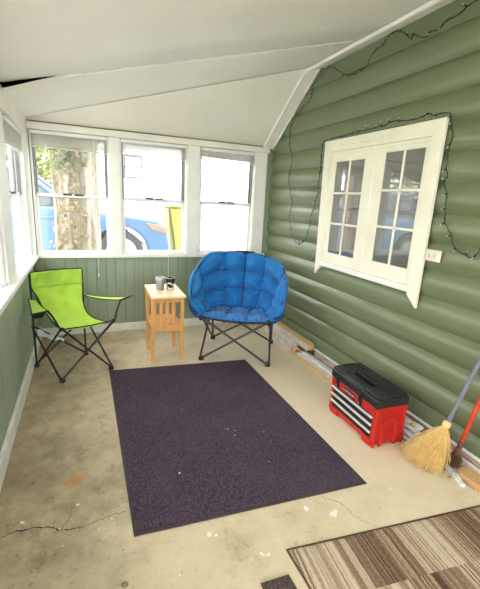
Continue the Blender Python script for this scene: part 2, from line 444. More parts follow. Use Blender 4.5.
# near panel: its far-left corner has sprung upward
near = lambda u, v: (lambda x, y1: (x, YB+(y1-YB)*v, zmain(x)))(XL-.1+(XR-XL+.1)*u, 3.0+(2.655-3.0)*u)
m.grid(26, 12, near)
struct('ceiling', m, M['ceiling'], 'cream painted sloped porch ceiling panel', 'ceiling', solid=.012, soff=1)
m = MB()
def stripf(u, v):
    p = A0.lerp(A1, u)*(1-v)+V(XL-.1, YF+.08, 0).lerp(V(XR, YP, 0), u)*v
    return (p.x, p.y+.004*(1-v), zmain(p.x)+.004-.052*max(0, 1-(p.x-XL)/.50)*(1-v))
m.grid(40, 8, stripf)
struct('ceiling_strip', m, M['ceiling'], 'narrow cream ceiling panel between the near ceiling and the end slope', 'ceiling', solid=.012, soff=1)
m = MB(); m.prism([(XL-.03, YF-.02, zhip(YF-.02)), (XR, YF-.02, zhip(YF-.02)), (XR, YP, ZR)], (0, 0, .012))
struct('ceiling_end_slope', m, M['ceiling'], 'triangular cream ceiling slope above the far windows', 'ceiling', smooth=False)
m = MB(); m.add([(XL-.15, YB-.1, 2.25), (XR+.05, YB-.1, 2.87), (XR+.05, 3.0, 2.87), (XL-.15, 3.9, 2.25)], [(0, 1, 2, 3)])
m.add([(XL-.15, YF+.12, 2.2), (XR+.05, YF+.12, 2.2), (XR+.05, 3.2, 2.9), (XL-.15, 3.6, 2.32)], [(0, 1, 2, 3)])
m.box(XL-.2, XL-.151, YB, YF+.1, 2.0, 2.5)
struct('roof', m, M['void'], 'dark roof deck above the porch ceiling', 'roof', smooth=False, solid=.03)
# boards and beads along the house wall
W = .155; XF = XR-.031
def zc(x, y): return min(zmain(x), zhip(y))
m = MB(); zz = lambda x: zmain(x)-.022
m.prism([(XR-W, YB, zz(XR-W)), (XR, YB, zz(XR)), (XR, YP-.03, zz(XR)), (XR-W, YP+.06, zz(XR-W))], (0, 0, .02))
struct('trim_1', m, M['ceiling_trim'], 'flat cream board along the top of the green wall', 'trim', smooth=False)
m = MB(); zh = lambda y: zhip(y)-.022
m.prism([(XR-W, YP+.065, zh(YP+.065)), (XF, YP-.025, zh(YP-.025)), (XF, YF-.02, zh(YF-.02)), (XR-W, YF-.02, zh(YF-.02))], (0, 0, .02))
m.prism([(XF-.012, YP-.01, zh(YP-.01)-.012), (XF, YP-.01, zh(YP-.01)-.012), (XF, YF-.02, zh(YF-.02)-.012), (XF-.012, YF-.02, zh(YF-.02)-.012)], (0, 0, .03))
struct('trim_2', m, M['ceiling_trim'], 'steep cream board down the end slope by the green wall', 'trim', smooth=False)
m = MB(); m.tube([(XR-W, YB, zmain(XR-W)-.02), (XR-W, YP+.03, zmain(XR-W)-.02)], .016, 8)
struct('trim_3', m, M['white'], 'thin white bead beside the long ceiling board', 'trim')
m = MB(); m.tube([(XR-W, YP+.075, zhip(YP+.075)-.018), (XR-W, YF-.03, zhip(YF-.03)-.018)], .014, 8)
struct('trim_4', m, M['white'], 'thin white bead beside the steep end board', 'trim')
# headers
m = MB(); m.box(XL-.02, 2.04, YF-.045, YF+.02, 2.045, 2.106)
struct('trim_5', m, M['ceiling_trim'], 'cream header board above the far windows', 'trim', bevel=.004)
m = MB(); m.box(XL-.03, XL+.012, YB, YF-.046, 2.0, 2.122)
struct('trim_6', m, M['ceiling_trim'], 'cream header board above the left windows', 'trim', bevel=.004)
m = MB(); m.tube([(XL+.012, YB, zmain(XL)-.012), (XL+.012, YF-.05, zmain(XL)-.012)], .012, 8)
struct('trim_7', m, M['ceiling_trim'], 'rounded bead between left header and ceiling', 'trim')
m = MB(); m.bar(pm(XL, YF-.03, -.003), (XR-.15, YP+.055, zmain(XR-.15)-.003), (1, 2, 0), .03, .006)
struct('trim_8', m, M['ceiling_trim'], 'narrow batten over the hip joint in the ceiling', 'trim')
m = MB(); m.bar(pm(XL+.35, 2.968, -.003), pm(XR-.17, 2.69, -.003), (0, 1, 0), .03, .006)
struct('trim_9', m, M['ceiling_trim'], 'narrow batten over the joint of the near ceiling panel', 'trim')
# sills
m = MB(); m.box(XL+.033, XR-.06, YF-.03, YF+.09, .835, .872)
struct('trim_10', m, M['white'], 'white window sill under the far windows', 'sill', bevel=.005)
m = MB(); m.box(XL-.14, XL+.032, YB, YF-.001, .835, .872)
struct('trim_11', m, M['white'], 'white window sill under the left windows', 'sill', bevel=.005)
# posts
for i, (a, b, lab) in enumerate(((.264, .366, 'white post between tree window and middle window'), (1.066, 1.207, 'white post between middle window and right far window'), (1.875, 2.02, 'white corner post beside the green log wall'))):
    m = MB(); m.box(a, b, YF-.025, YF+.03, .872, 2.045); m.box(a-.012, a+.02, YF-.01, YF+.05, .872, 2.045); m.box(b-.02, b+.012, YF-.01, YF+.05, .872, 2.045)
    struct('trim_%d' % (12+i), m, M['white'], lab, 'post', bevel=.004)
m = MB(); m.box(XL-.13, XL+.015, YF-.06, YF+.03, .872, 2.045); m.box(XL-.13, XL-.022, YF-.165, YF-.06, .872, 2.0)
struct('trim_15', m, M['white'], 'white corner post where the two window walls meet', 'post', bevel=.004)
LW = [(3.26, 4.09), (2.02, 2.83), (.80, 1.61), (-.42, .39)]
lp = [(4.086, 4.10), (2.83, 3.26), (1.61, 2.02), (.39, .80), (YB, -.42)]
for i, (a, b) in enumerate(lp):
    m = MB(); m.box(XL-.13, XL-.034, a, b, .872, 2.0); m.box(XL-.04, XL-.018, a+min(.05, (b-a)/3), b-min(.05, (b-a)/3), .872, 2.0)
    struct('trim_%d' % (16+i), m, M['white'], ['white post at the far end of the left wall', 'wide white post between the two farthest left windows', 'wide white post, second along the left wall', 'wide white post, third along the left wall', 'wide white post at the near end of the left wall'][i], 'post', bevel=.004)
m = MB(); m.box(XL+.013, 2.03, YF-.018, YF-.0005, 0, .09)
struct('baseboard_far', m, M['base'], 'white baseboard under the far beadboard wall', 'baseboard', bevel=.004)
m = MB(); m.box(XL-.011, XL+.012, YB, YF-.001, 0, .115)
struct('baseboard_left', m, M['base'], 'scuffed white baseboard along the left wall', 'baseboard', bevel=.004)

# sash windows: frame, two sashes (each with its pane), latch
def sash_window(name, label, P, w, z0, z1):
    """P(s, d, z): s along the opening, d depth outward from the inner face"""
    t = thing(name, label, 'window', P(w/2, .03, z0), kind='structure')
    def bx(m, s0, s1, d0, d1, a, b):
        q = [P(s, d, z) for s in (s0, s1) for d in (d0, d1) for z in (a, b)]
        m.add(q, [(0,1,3,2),(4,6,7,5),(0,4,5,1),(2,3,7,6),(0,2,6,4),(1,5,7,3)])
    def ring(m, s0, s1, d0, d1, a, b, ws, wt, wb):
        bx(m, s0, s0+ws, d0, d1, a, b); bx(m, s1-ws, s1, d0, d1, a, b)
        bx(m, s0+ws, s1-ws, d0, d1, a, a+wb); bx(m, s0+ws, s1-ws, d0, d1, b-wt, b)
    m = MB(); ring(m, 0, w, .0, .09, z0, z1, .018, .02, .012); build('frame', m, M['vinyl'], t, bevel=.002, seg=1)
    m = MB()
    for s in (.018, w-.026): bx(m, s-.003, s+.011, .008, .035, 1.45, z1-.02)
    build('track', m, M['grayrail'], t)
    zm = 1.45
    lo = MB(); ring(lo, .02, w-.02, .02, .045, z0+.012, zm+.02, .022, .034, .022)
    l = build('lower_sash', lo, M['vinyl'], t, bevel=.003, seg=1)
    m = MB(); bx(m, .042, w-.042, .030, .034, z0+.034, zm-.014); build('pane', m, M['pane'], l, smooth=False)
    m = MB(); bx(m, .03, w-.03, .0185, .022, zm-.016, zm-.010); build('seal', m, M['grayrail'], l)
    m = MB()
    for s in (.37, .52): bx(m, w*s, w*s+.085, .010, .03, zm+.008, zm+.027)
    build('latch', m, M['slot'], l)
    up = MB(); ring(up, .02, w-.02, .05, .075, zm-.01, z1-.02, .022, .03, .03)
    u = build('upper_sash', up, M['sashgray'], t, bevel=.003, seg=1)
    m = MB(); bx(m, .042, w-.042, .060, .064, zm+.02, z1-.05); build('pane', m, M['pane'], u, smooth=False)
    return t
FW = [(-.442, .262), (.368, 1.064), (1.209, 1.876)]
flab = ['far window showing the ivy covered tree', 'middle far window showing a blue car wheel', 'far window next to the green log wall']
for i, (a, b) in enumerate(FW):
    sash_window('window_%d' % (i+1), flab[i], lambda s, d, z, a=a: V(a+s, YF+d, z), b-a, .874, 2.045)
llab = ['left wall window nearest the far corner', 'second left wall window from the far corner', 'third left wall window from the far corner', 'left wall window nearest the back wall opening']
for i, (a, b) in enumerate(LW):
    sash_window('window_%d' % (i+5), llab[i], lambda s, d, z, a=a: V(XL-.042-d, a+s, z), b-a, .874, 2.0)

# raised mini blinds
def blind(label, P, w, ztop, stack, tilt=0):
    t = thing('window_blind', label, 'blind', P(w/2, -.004, ztop-.12), group='raised blinds')
    def bx(m, s0, s1, d0, d1, a, b, ti=0):
        q = [P(s, d, z-ti*(s-w/2)) for s in (s0, s1) for d in (d0, d1) for z in (a, b)]
        m.add(q, [(0,1,3,2),(4,6,7,5),(0,4,5,1),(2,3,7,6),(0,2,6,4),(1,5,7,3)])
    m = MB(); bx(m, .012, w-.012, -.03, .004, ztop-.032, ztop-.002); build('headrail', m, M['vinyl'], t, bevel=.003)
    m = MB(); n = 12
    for i in range(n):
        z = ztop-.036-stack*(i+.5)/n
        bx(m, .02, w-.02, -.028+random.uniform(-.002, .002), .002, z-.002, z+.002, tilt*(i/n))
    build('slat_stack', m, M['blind'], t)
    m = MB(); z = ztop-.036-stack-.012; bx(m, .018, w-.018, -.028, .002, z-.008, z+.004, tilt); build('bottom_rail', m, M['blind'], t, bevel=.003)
    return t
def cord(t, P, pts, r=.0022, knob=None):
    m = MB(); m.tube([P(*q) for q in pts], r, 6); c = build('pull_cord', m, M['white'], t)
    if knob:
        e = P(*pts[-1]); m = MB(); m.lathe([(.002, .012), (.007, .006), (.009, -.012), (.006, -.018)], e, 10)
        build('cord_knob', m, M['white'], c)
PF = [(lambda s, d, z, a=a: V(a+s, YF+d, z)) for a, b in FW]
b1 = blind('raised blind at the top of the tree window', PF[0], FW[0][1]-FW[0][0], 2.04, .098, .012)
cord(b1, PF[0], [(.56, -.036, 2.0), (.565, -.045, .88), (.564, -.05, .66)], knob=1)
b2 = blind('raised blind at the top of the middle far window', PF[1], FW[1][1]-FW[1][0], 2.04, .098, .006)
cord(b2, PF[1], [(.62, -.036, 2.0), (.60, -.04, .92), (.495, -.045, .87), (.492, -.05, .59)], knob=1)
b3 = blind('raised blind with a hanging wand at the right far window', PF[2], FW[2][1]-FW[2][0], 2.04, .072, .03)
cord(b3, PF[2], [(.155, -.036, 2.0), (.165, -.03, 1.0)])
m = MB(); m.tube([PF[2](.07, -.04, 1.98), PF[2](.088, -.045, 1.37)], .005, 8); build('tilt_wand', m, M['vinyl'], b3)
PL = lambda s, d, z: V(XL-.042-d, LW[0][0]+s, z)
blind('raised blind at the top of the farthest left window', PL, LW[0][1]-LW[0][0], 1.995, .13)
PL2 = lambda s, d, z: V(XL-.042-d, LW[1][0]+s, z)
blind('raised blind at the top of the second left window', PL2, LW[1][1]-LW[1][0], 1.995, .13)

# casement window in the house wall
t = thing('window_4', 'cream double casement window in the green log wall', 'window', (XR-.03, 2.48, .95), kind='structure')
xa, xb = 2.058, 2.083
m = MB()
m.prism([(xa, 1.84, 2.052), (xa, 3.115, 2.052), (xa, 3.02, 1.955), (xa, 1.93, 1.955)], (xb-xa, 0, 0))
m.prism([(xa, 1.84, 2.052), (xa, 1.93, 1.955), (xa, 1.93, .925), (xa, 1.84, .845)], (xb-xa, 0, 0))
m.prism([(xa, 3.115, 2.052), (xa, 3.02, 1.955), (xa, 3.02, .915), (xa, 3.085, .85)], (xb-xa, 0, 0))
build('casing', m, M['cream'], t, smooth=False, bevel=.003)
m = MB(); m.box(xa-.004, xb, 1.931, 3.019, .94, .985); build('sill', m, M['white'], t, bevel=.006)
m = MB(); m.box(xa+.012, xa+.032, 1.931, 3.019, 1.93, 1.954); build('head_stop', m, M['cream'], t, bevel=.003)
def casement(y0, y1, p0, p1, z0, z1):
    a, b = xa+.012, xa+.034
    m = MB(); m.box(a, b, y0, p0, .986, 1.93); m.box(a, b, p1, y1, .986, 1.93)
    m.box(a, b, p0, p1, .986, z0); m.box(a, b, p0, p1, z1, 1.93)
    s = build('sash', m, M['cream'], t, bevel=.004)
    m = MB(); ym = (p0+p1)/2; m.box(a+.004, b-.001, ym-.009, ym+.009, z0, z1)
    for j in (1, 2):
        z = z0+(z1-z0)*j/3; m.box(a+.004, b-.001, p0, p1, z-.009, z+.009)
    build('muntin', m, M['cream'], s, bevel=.003)
    m = MB(); m.box(a+.010, a+.013, p0, p1, z0, z1); build('pane', m, M['pane2'], s, smooth=False)
casement(2.452, 3.018, 2.556, 2.935, 1.076, 1.866)
casement(1.932, 2.45, 1.972, 2.335, 1.094, 1.893)
m = MB(); m.box(xa+.008, xa+.03, 2.438, 2.464, .986, 1.93); build('astragal', m, M['cream'], t, bevel=.004)
m = MB()
for z in (1.12, 1.76):
    m.tube([(xa+.014, 3.012, z-.03), (xa+.014, 3.012, z+.03)], .007, 8)
build('hinge', m, M['cream'], t)
m = MB(); m.obox((xa+.012, 2.47, 1.52), (.006, 0, 0), (0, .006, 0), (0, 0, .018)); build('latch', m, M['cream'], t, bevel=.002)
# faint worn pencil marks on the top casing
m = MB()
for i in range(26):
    y = 2.92-.019*i+random.uniform(-.004, .004); z = 2.0-.0006*i+random.uniform(-.004, .004)
    if random.random() < .3: continue
    m.box(xa-.0006, xa+.001, y-random.uniform(.002, .008), y, z, z+random.uniform(.003, .006))
for i in range(10):
    y = 2.72-.011*i; m.box(xa+.0174, xa+.019, y-.008, y, 1.918+random.uniform(-.003, .003), 1.921)
build('scuff_marks', m, M['slot'], t, smooth=False)
# the dim room behind it
m = MB(); x0, x1, y0, y1, z0, z1 = XR+.06, 4.2, 1.3, 3.7, .3, 2.5
m.box(x1, x1+.05, y0, y1, z0, z1); m.box(x0, x1, y0-.05, y0, z0, z1); m.box(x0, x1, y1, y1+.05, z0, z1); m.box(x0, x1, y0, y1, z0-.05, z0); m.box(x0, x1, y0, y1, z1, z1+.05)
struct('wall_inner_room', m, M['roomwall'], 'dim gray room seen through the casement panes', 'wall', smooth=False)
for i, (a, b, lab) in enumerate(((2.80, 3.0, 'sheer curtain behind the left casement sash'), (2.18, 2.46, 'sheer curtain at the centre of the casement window'))):
    m = MB(); m.grid(48, 2, lambda u, v, a=a, b=b: (XR+.10+.012*sin(u*44)+.004*sin(u*17), a+(b-a)*u, 1.02+.95*v))
    tag(build('curtain', m, M['curtain'], solid=.002), lab, 'curtain', 'curtains behind the casement')
m = MB(); m.box(XR+.051, XR+.2, 1.9, 3.05, .97, 1.0)
struct('trim_21', m, M['cream'], 'inner window stool behind the casement', 'sill', bevel=.004)
JY = 2.725; jt = thing('jar', 'small red and white jar inside the left casement pane', 'jar', (XR+.09, JY, 1.0))
m = MB(); m.lathe([(.036, 0), (.04, .01), (.04, .06), (.036, .066)], (XR+.09, JY, 1.0), 18); build('body', m, M['redjar'], jt)
m = MB(); m.lathe([(.038, .066), (.04, .07), (.04, .098), (.036, .102)], (XR+.09, JY, 1.0), 18); build('lid', m, M['canlight'], jt)

# outlet plate
ot = thing('electrical_outlet', 'ivory double outlet plate on green wall beside casement', 'outlet', (2.053, 1.775, 1.18))
m = MB(); m.obox((2.072, 1.776, 1.218), (.004, 0, 0), (0, .058, 0), (0, -.001, .037)); build('cover_plate', m, M['outlet'], ot, bevel=.003)
m = MB(); m.obox((2.089, 1.776, 1.218), (.014, 0, 0), (0, .045, 0), (0, 0, .028)); build('wall_box', m, M['outlet'], ot)
for dy in (-.021, .021):
    m = MB(); m.lathe([(.0165, 0), (.0165, -.003), (.015, -.004)], (2.0685, 1.776+dy, 1.218), 16, 'x'); so = build('socket', m, M['outlet'], ot)
    m = MB()
    for dz in (-.006, .006): m.obox((2.0640, 1.776+dy+.002, 1.218+dz), (.0008, 0, 0), (0, .005, 0), (0, 0, .0018))
    build('slots', m, M['slot'], so)

# string of mini lights
path = [(1.738,2.636),(1.785,2.626),(1.863,2.594),(1.952,2.588),(1.969,2.568),(2.053,2.568),(2.089,2.551),(2.181,2.593),(2.207,2.583),(2.289,2.646),(2.373,2.683),(2.431,2.664),(2.494,2.628),(2.586,2.597),(2.636,2.533),(2.784,2.523),(2.889,2.542),(3.011,2.607),(3.084,2.653),(3.171,2.66),(3.238,2.633),(3.287,2.605),(3.376,2.576),(3.372,2.524),(3.416,2.46),(3.531,2.41),(3.698,2.331),(3.747,2.226),(3.746,2.109),(3.665,1.914),(3.709,1.796),(3.668,1.643),(3.597,1.515),(3.619,1.354),(3.539,1.171),(3.401,1.093),(3.258,1.17),(3.215,1.291),(3.191,1.407),(3.138,1.557),(3.125,1.692),(3.123,1.85),(3.122,2.023),(3.07,2.059),(2.907,2.064),(2.765,2.067),(2.665,2.073),(2.55,2.072),(2.368,2.075),(2.273,2.09),(2.183,2.083),(2.055,2.069),(1.976,2.091),(1.919,2.073),(1.83,2.061),(1.789,1.963),(1.785,1.867),(1.785,1.833),(1.784,1.76),(1.767,1.711),(1.782,1.665),(1.753,1.614),(1.739,1.565),(1.71,1.447),(1.649,1.362),(1.604,1.287),(1.546,1.263),(1.488,1.248),(1.45,1.296),(1.412,1.37),(1.36,1.46),(1.3,1.56)]
path = [(1.45, 2.66), (1.58, 2.60)]+path
sl = thing('string_lights', 'dark wire string of tiny clear lights draped on green wall', 'string lights', (2.043, 2.5, 1.1))
KS = 2.072/2.038; P = [V(2.072, y*KS-(.022 if 1.7 < y < 1.86 and z > 1.5 else 0), 1.5+(z-1.5)*KS) for y, z in path]; P = spline(P, 420)
for i, q in enumerate(P): q.x += .004*sin(i*.9); q.y += random.uniform(-.004, .004); q.z += random.uniform(-.004, .004)
P = [min((P[j], P[j]), key=lambda q: 0) for j in range(len(P))]
for q in P:
    if 1.82 < q.y < 3.13 and .9 < q.z < 2.075 and q.y > 1.84: q.z = max(q.z, 2.062) if 1.84 < q.y < 3.115 else q.z
m = MB(); m.tube(P, .0024, 6)
P2 = [q+V(-.003*cos(i*.6), .0035*sin(i*.6), .0035*cos(i*.6)) for i, q in enumerate(P)]
m.tube(P2, .0018, 5)
build('cord', m, M['wire'], sl)
L = 0; nb = 0; prev = P[0]; nxt = .05
for i in range(1, len(P)):
    L += (P[i]-prev).length; prev = P[i]
    if L > nxt and nb < 96:
        nxt += .088; nb += 1
        d = V(-.25, random.uniform(-1, 1), random.uniform(-.9, 1)).normalized()
        m = MB(); m.tube([P[i], P[i]+d*.018], .0042, 6); s = build('socket', m, M['wire'], sl)
        m = MB(); m.tube([P[i]+d*.018, P[i]+d*.028, P[i]+d*.036], [.0032, .003, .0006], 6); build('bulb', m, M['bulb'], s)
# ------------------------------------------------------------ floor mats
def flat_quad(m, q, z0, z1): m.prism([(x, y, z0) for x, y in q], (0, 0, z1-z0))
def inset(q, d):
    c = [Vector((*p, 0)) for p in q]; n = len(c); out = []
    for i in range(n):
        a = (c[i]-c[i-1]).normalized(); b = (c[(i+1) % n]-c[i]).normalized()
        na = V(-a.y, a.x, 0); nb = V(-b.y, b.x, 0)
        s = 1 if sum(c[j].x*c[(j+1) % n].y-c[(j+1) % n].x*c[j].y for j in range(n)) > 0 else -1
        out.append(tuple((c[i]+(na+nb)*d*s)[:2]))
    return out
q = [(.145, 3.216), (.146, 1.442), (1.40, 1.371), (1.389, 3.115)]
t = thing('floor_mat', 'large black purple ribbed floor mat in the middle of the porch', 'mat', (.77, 2.29, 0))
m = MB(); flat_quad(m, q, 0.0015, .006); build('rubber_border', m, M['rubber'], t, bevel=.002)
m = MB(); flat_quad(m, inset(q, .015), .0055, .0105)
m.cur = 1
for x, y, r in ((.83, 2.08, .006), (.87, 2.05, .004), (.85, 2.0, .005), (1.05, 1.98, .004), (.43, 1.77, .007), (1.1, 2.6, .004), (.6, 2.4, .003), (.95, 1.7, .004), (.3, 2.7, .003)): blob(x, y, r, .0112)
build('carpet', m, [M['mat'], M['fleck']], t)
q = [(.774, 1.150), (.80, .30), (2.0, .25), (1.905, 1.035)]
t = thing('striped_rug', 'brown and beige striped shag rug at the near right', 'rug', (.774, 1.14, 0))
m = MB()
c = [V(*p, 0) for p in q]
def rugf(u, v):
    p = (c[0]*(1-u)+c[3]*u)*(1-v)+(c[1]*(1-u)+c[2]*u)*v
    e = min(u, 1-u, v, 1-v)
    return (p.x, p.y, .003+.013*min(1, e*40)**.5+random.uniform(-.0015, .0015)*(e > 0))
m.grid(220, 90, rugf); build('pile', m, M['rug'], t)
m = MB(); flat_quad(m, inset(q, -.008), .0005, .005); build('binding', m, M['rugedge'], t, bevel=.002)
q = [(.60, 1.052), (.62, .5), (.745, .5), (.719, 1.047)]
t = thing('door_mat', 'dark grey loop mat corner beside striped rug', 'mat', (.66, .78, 0))
m = MB(); c2 = [V(*p, 0) for p in q]
def mf(u, v):
    p = (c2[0]*(1-u)+c2[3]*u)*(1-v)+(c2[1]*(1-u)+c2[2]*u)*v
    e = min(u, 1-u, v, 1-v)
    return (p.x, p.y, .002+(.012+random.uniform(-.004, .004))*(e > 0))
m.grid(30, 100, mf); build('pile', m, M['smallmat'], t)
m = MB(); flat_quad(m, inset(q, -.004), .0005, .003); build('backing', m, M['rugedge'], t)

# ------------------------------------------------------- lime folding chair
FL, FR, BL, BR = V(-.219, 3.109, 0), V(.166, 3.252, 0), V(-.436, 3.472, 0), V(-.038, 3.639, 0)
SL, SR = V(-.198, 3.147, .435), V(.197, 3.288, .435)
t = thing('folding_chair', 'lime green camping chair with black frame by left wall', 'chair', (-.13, 3.37, 0))
up = V(0, 0, 1)
def leg(name, pts, mat, par, r=.0085): 
    m = MB(); m.tube(pts, r, 10); return build(name, m, mat, par)
sidev = (FR-FL).normalized(); back = ((BL-FL)+(BR-FR)).normalized()
topL, topR = BL+up*.835, BR+up*.832
BSL, BSR = BL+up*.37, BR+up*.37
h = .018
leg('front_leg', [FL+up*h, SR], M['blacktube'], t); leg('front_leg', [FR+up*h-back*.012, SL-back*.012], M['blacktube'], t)
leg('side_leg', [FL+up*h+sidev*-.01, BSL+sidev*-.012], M['blacktube'], t); leg('side_leg', [FR+up*h+sidev*.01, BSR+sidev*.012], M['blacktube'], t)
AL, AR = V(-.285, 3.10, .605), V(.268, 3.365, .595)
leg('arm_leg', [BL+up*h, SL+sidev*-.012, SL+(AL-SL)*.55+V(-.01, 0, .02), AL], M['blacktube'], t)
leg('arm_leg', [BR+up*h, SR+sidev*.012, SR+(AR-SR)*.5, AR], M['blacktube'], t)
leg('back_leg', [BL+up*h+back*.01, BSR+back*.01], M['blacktube'], t); leg('back_leg', [BR+up*h-back*.006, BSL-back*.006], M['blacktube'], t)
leg('back_post', [BL+up*h, topL], M['blacktube'], t); leg('back_post', [BR+up*h, topR], M['blacktube'], t)
for P_, nm in ((FL, 0), (FR, 0), (BL, 0), (BR, 0)):
    m = MB(); m.lathe([(.019, 0), (.022, .004), (.022, .018), (.016, .03), (.012, .034)], P_, 14); build('foot_cap', m, M['plasticblack'], t)
for P_ in (SL, SR):
    m = MB(); m.obox(P_, sidev*.012, back*.011, up*.014); build('corner_bracket', m, M['plasticblack'], t, bevel=.004)
rows = [(0, .835, .0, 0), (.0, .77, .0, 0), (.012, .70, .004, .006), (.055, .63, .028, .01), (.085, .555, .045, .012), (.155, .48, .06, .02), (.235, .435, .055, .025), (.33, .425, .03, .022), (.41, .436, .006, .008)]
def rowpt(u, r):
    f, z, ins, sag = r
    a = BL-back*f; b = BR-back*f
    if f > .2:   # the seat sides run to the front corners
        k = (f-.2)/.21; a = a.lerp(V(SL.x, SL.y, 0), k*.9) if k < 1 else V(SL.x, SL.y, 0); b = b.lerp(V(SR.x, SR.y, 0), k*.9) if k < 1 else V(SR.x, SR.y, 0)
    d = (b-a).normalized(); a = a+d*ins; b = b-d*ins
    p = a.lerp(b, u); w = sin(pi*u)
    p.z = z-sag*w*(1 if f > .1 else .2)
    p += back*(.035*w if z > .5 else 0)
    return p
def sling(u, v, ro=rows):
    s = v*(len(ro)-1); i = min(int(s), len(ro)-2); 
    pts = [rowpt(u, ro[max(0, min(len(ro)-1, j))]) for j in (i-1, i, i+1, i+2)]
    a, b, c_, d = pts; k = s-i
    p = .5*((2*b)+(c_-a)*k+(2*a-5*b+4*c_-d)*k*k+(3*b-a-3*c_+d)*k**3)
    wr = .0025*sin(u*19+v*7)*sin(v*23+u*5)+.004*sin((u-.5)*26*(1-.7*v)+v*3)*math.exp(-((v-.5)/.22)**2)
    return p-back*wr*.7+up*wr*.7
m = MB(); m.grid(40, 72, sling); sf = build('fabric_sling', m, M['lime'], t, solid=.003)
m = MB()
def pocket(u, v):
    p = sling(.015+.97*u, .012+.235*v); 
    return p-back*(.012+.006*noise.noise(V(u*16, v*1.5, 2))+.010*noise.noise(V(u*9, v*2, 4)))
m.grid(40, 10, pocket); build('back_pocket', m, M['limedark'], sf, solid=.002, label='doubled upper band of the lime backrest')
m = MB()
edge = [sling(0, v/40) for v in range(41)]+[sling(u/30, 1) for u in range(1, 31)]+[sling(1, 1-v/40) for v in range(1, 41)]+[sling(1-u/30, 0) for u in range(1, 30)]
m.tube(edge, .0055, 6, closed=True); build('edge_binding', m, M['black'], sf)
def armpad(name, q, lab=None):
    m = MB(); c_ = [Vector(p) for p in q]
    def f(u, v):
        p = (c_[0]*(1-u)+c_[1]*u)*(1-v)+(c_[3]*(1-u)+c_[2]*u)*v
        return p-up*(.012*sin(pi*v)+.004*sin(pi*u))
    m.grid(8, 14, f); a = build(name, m, M['lime'], t, solid=.004, label=lab)
    m = MB(); ring = [f(u/6, 0) for u in range(6)]+[f(1, v/10) for v in range(10)]+[f(1-u/6, 1) for u in range(6)]+[f(0, 1-v/10) for v in range(10)]
    m.tube(ring, .005, 6, closed=True); build('edge_binding', m, M['black'], a); return a
al = armpad('armrest', [(-.455, 3.46, .615), (-.40, 3.475, .60), (-.285, 3.10, .605), (-.385, 3.045, .60)])
m = MB(); m.tube([V(-.39, 3.04, .602), V(-.28, 3.098, .607)], .008, 8); build('arm_bar', m, M['blacktube'], al)
ar = armpad('armrest', [(-.035, 3.625, .585), (.0, 3.655, .58), (.352, 3.44, .60), (.268, 3.365, .595)])
m = MB(); m.tube([V(.26, 3.358, .597), V(.375, 3.462, .607)], .008, 8); build('arm_bar', m, M['blacktube'], ar)
m = MB(); cc = V(-.36, 3.15, .0)
m.tube([(cc.x+.046*cos(a*pi/10), cc.y+.046*sin(a*pi/10), .575) for a in range(20)], .006, 6, closed=True)
m.lathe([(.045, .578), (.043, .56), (.038, .548), (.030, .545)], (cc.x, cc.y, 0), 18); build('cup_holder', m, M['black'], al)
m = MB(); o = V(-.33, 3.18, .40)
m.grid(12, 6, lambda u, v: (-.395+.20*u, 3.33-.12*u+.012*sin(u*9), .385-.05*u-(.055-.025*u)*v+.008*sin(u*13+v*3)))
build('hang_tag', m, M['clear'], t, solid=.0015, label='crumpled clear plastic tag under the armrest')

# ------------------------------------------------------ blue padded chair
C0 = V(1.395, 3.345, 0); RX = V(.878, -.48, 0).normalized(); BY = V(.487, .873, 0).normalized()
def W3(x, y, z): return C0+RX*x+BY*y+up*z
t = thing('padded_chair', 'blue quilted club camping chair with grey legs by green wall', 'chair', tuple(C0))
rim = [(-.33, -.285, .47), (-.425, -.245, .555), (-.47, -.12, .66), (-.465, .05, .79), (-.38, .25, .925), (-.2, .345, .955), (0, .365, .95), (.2, .345, .94), (.37, .25, .885), (.43, .05, .79), (.437, -.14, .66), (.42, -.25, .53), (.33, -.285, .47)]
bas = [(-.30, -.30, .435), (-.315, -.25, .43), (-.32, -.16, .42), (-.315, -.03, .405), (-.27, .11, .40), (-.14, .18, .40), (0, .195, .40), (.14, .18, .40), (.27, .11, .40), (.315, -.03, .405), (.32, -.16, .42), (.315, -.25, .43), (.30, -.30, .435)]
NU = 96
RIM = spline([W3(*p) for p in rim], NU); BAS = spline([W3(*p) for p in bas], NU)
ctr = W3(0, -.12, .6)
def shell(u, v):
    s = u*NU; i = min(int(s), NU-1); k = s-i
    b = BAS[i].lerp(BAS[i+1], k); r = RIM[i].lerp(RIM[i+1], k)
    p = b.lerp(r, v); out = (p-ctr); out.z *= .2; out.normalize()
    return p+out*.03*sin(pi*v), out
ucells = [0, .13, .27, .41, .5, .59, .73, .87, 1]; vcells = [0, .36, .68, 1.0]
def cell(x, cs):
    for a, b in zip(cs, cs[1:]):
        if x <= b+1e-9: return (x-a)/(b-a)
    return 1
def puff(u, v):
    a, b = cell(u, ucells), cell(v, vcells)
    sa, sb = max(0, sin(pi*a)), max(0, sin(pi*b))
    h = (sa*sb)**.7
    w = .016*noise.noise(V(u*34, v*3.5, 1))*(1-sb)+.016*noise.noise(V(u*9, v*15, 7))*(1-sa)+.012*noise.noise(V(u*20, v*9, 3))
    return .085*h+1.25*w*min(1, v*6)-.012*(1-min(1, 4*sa))-.012*(1-min(1, 4*sb))*(v < .9)
def inner(u, v):
    p, o = shell(u, v); return p-o*puff(u, v)+up*.012*(v > .75)*sin(pi*cell(u, ucells))
m = MB(); m.grid(260, 90, inner)
cu = build('backrest', m, M['blue'], t, angle=80)
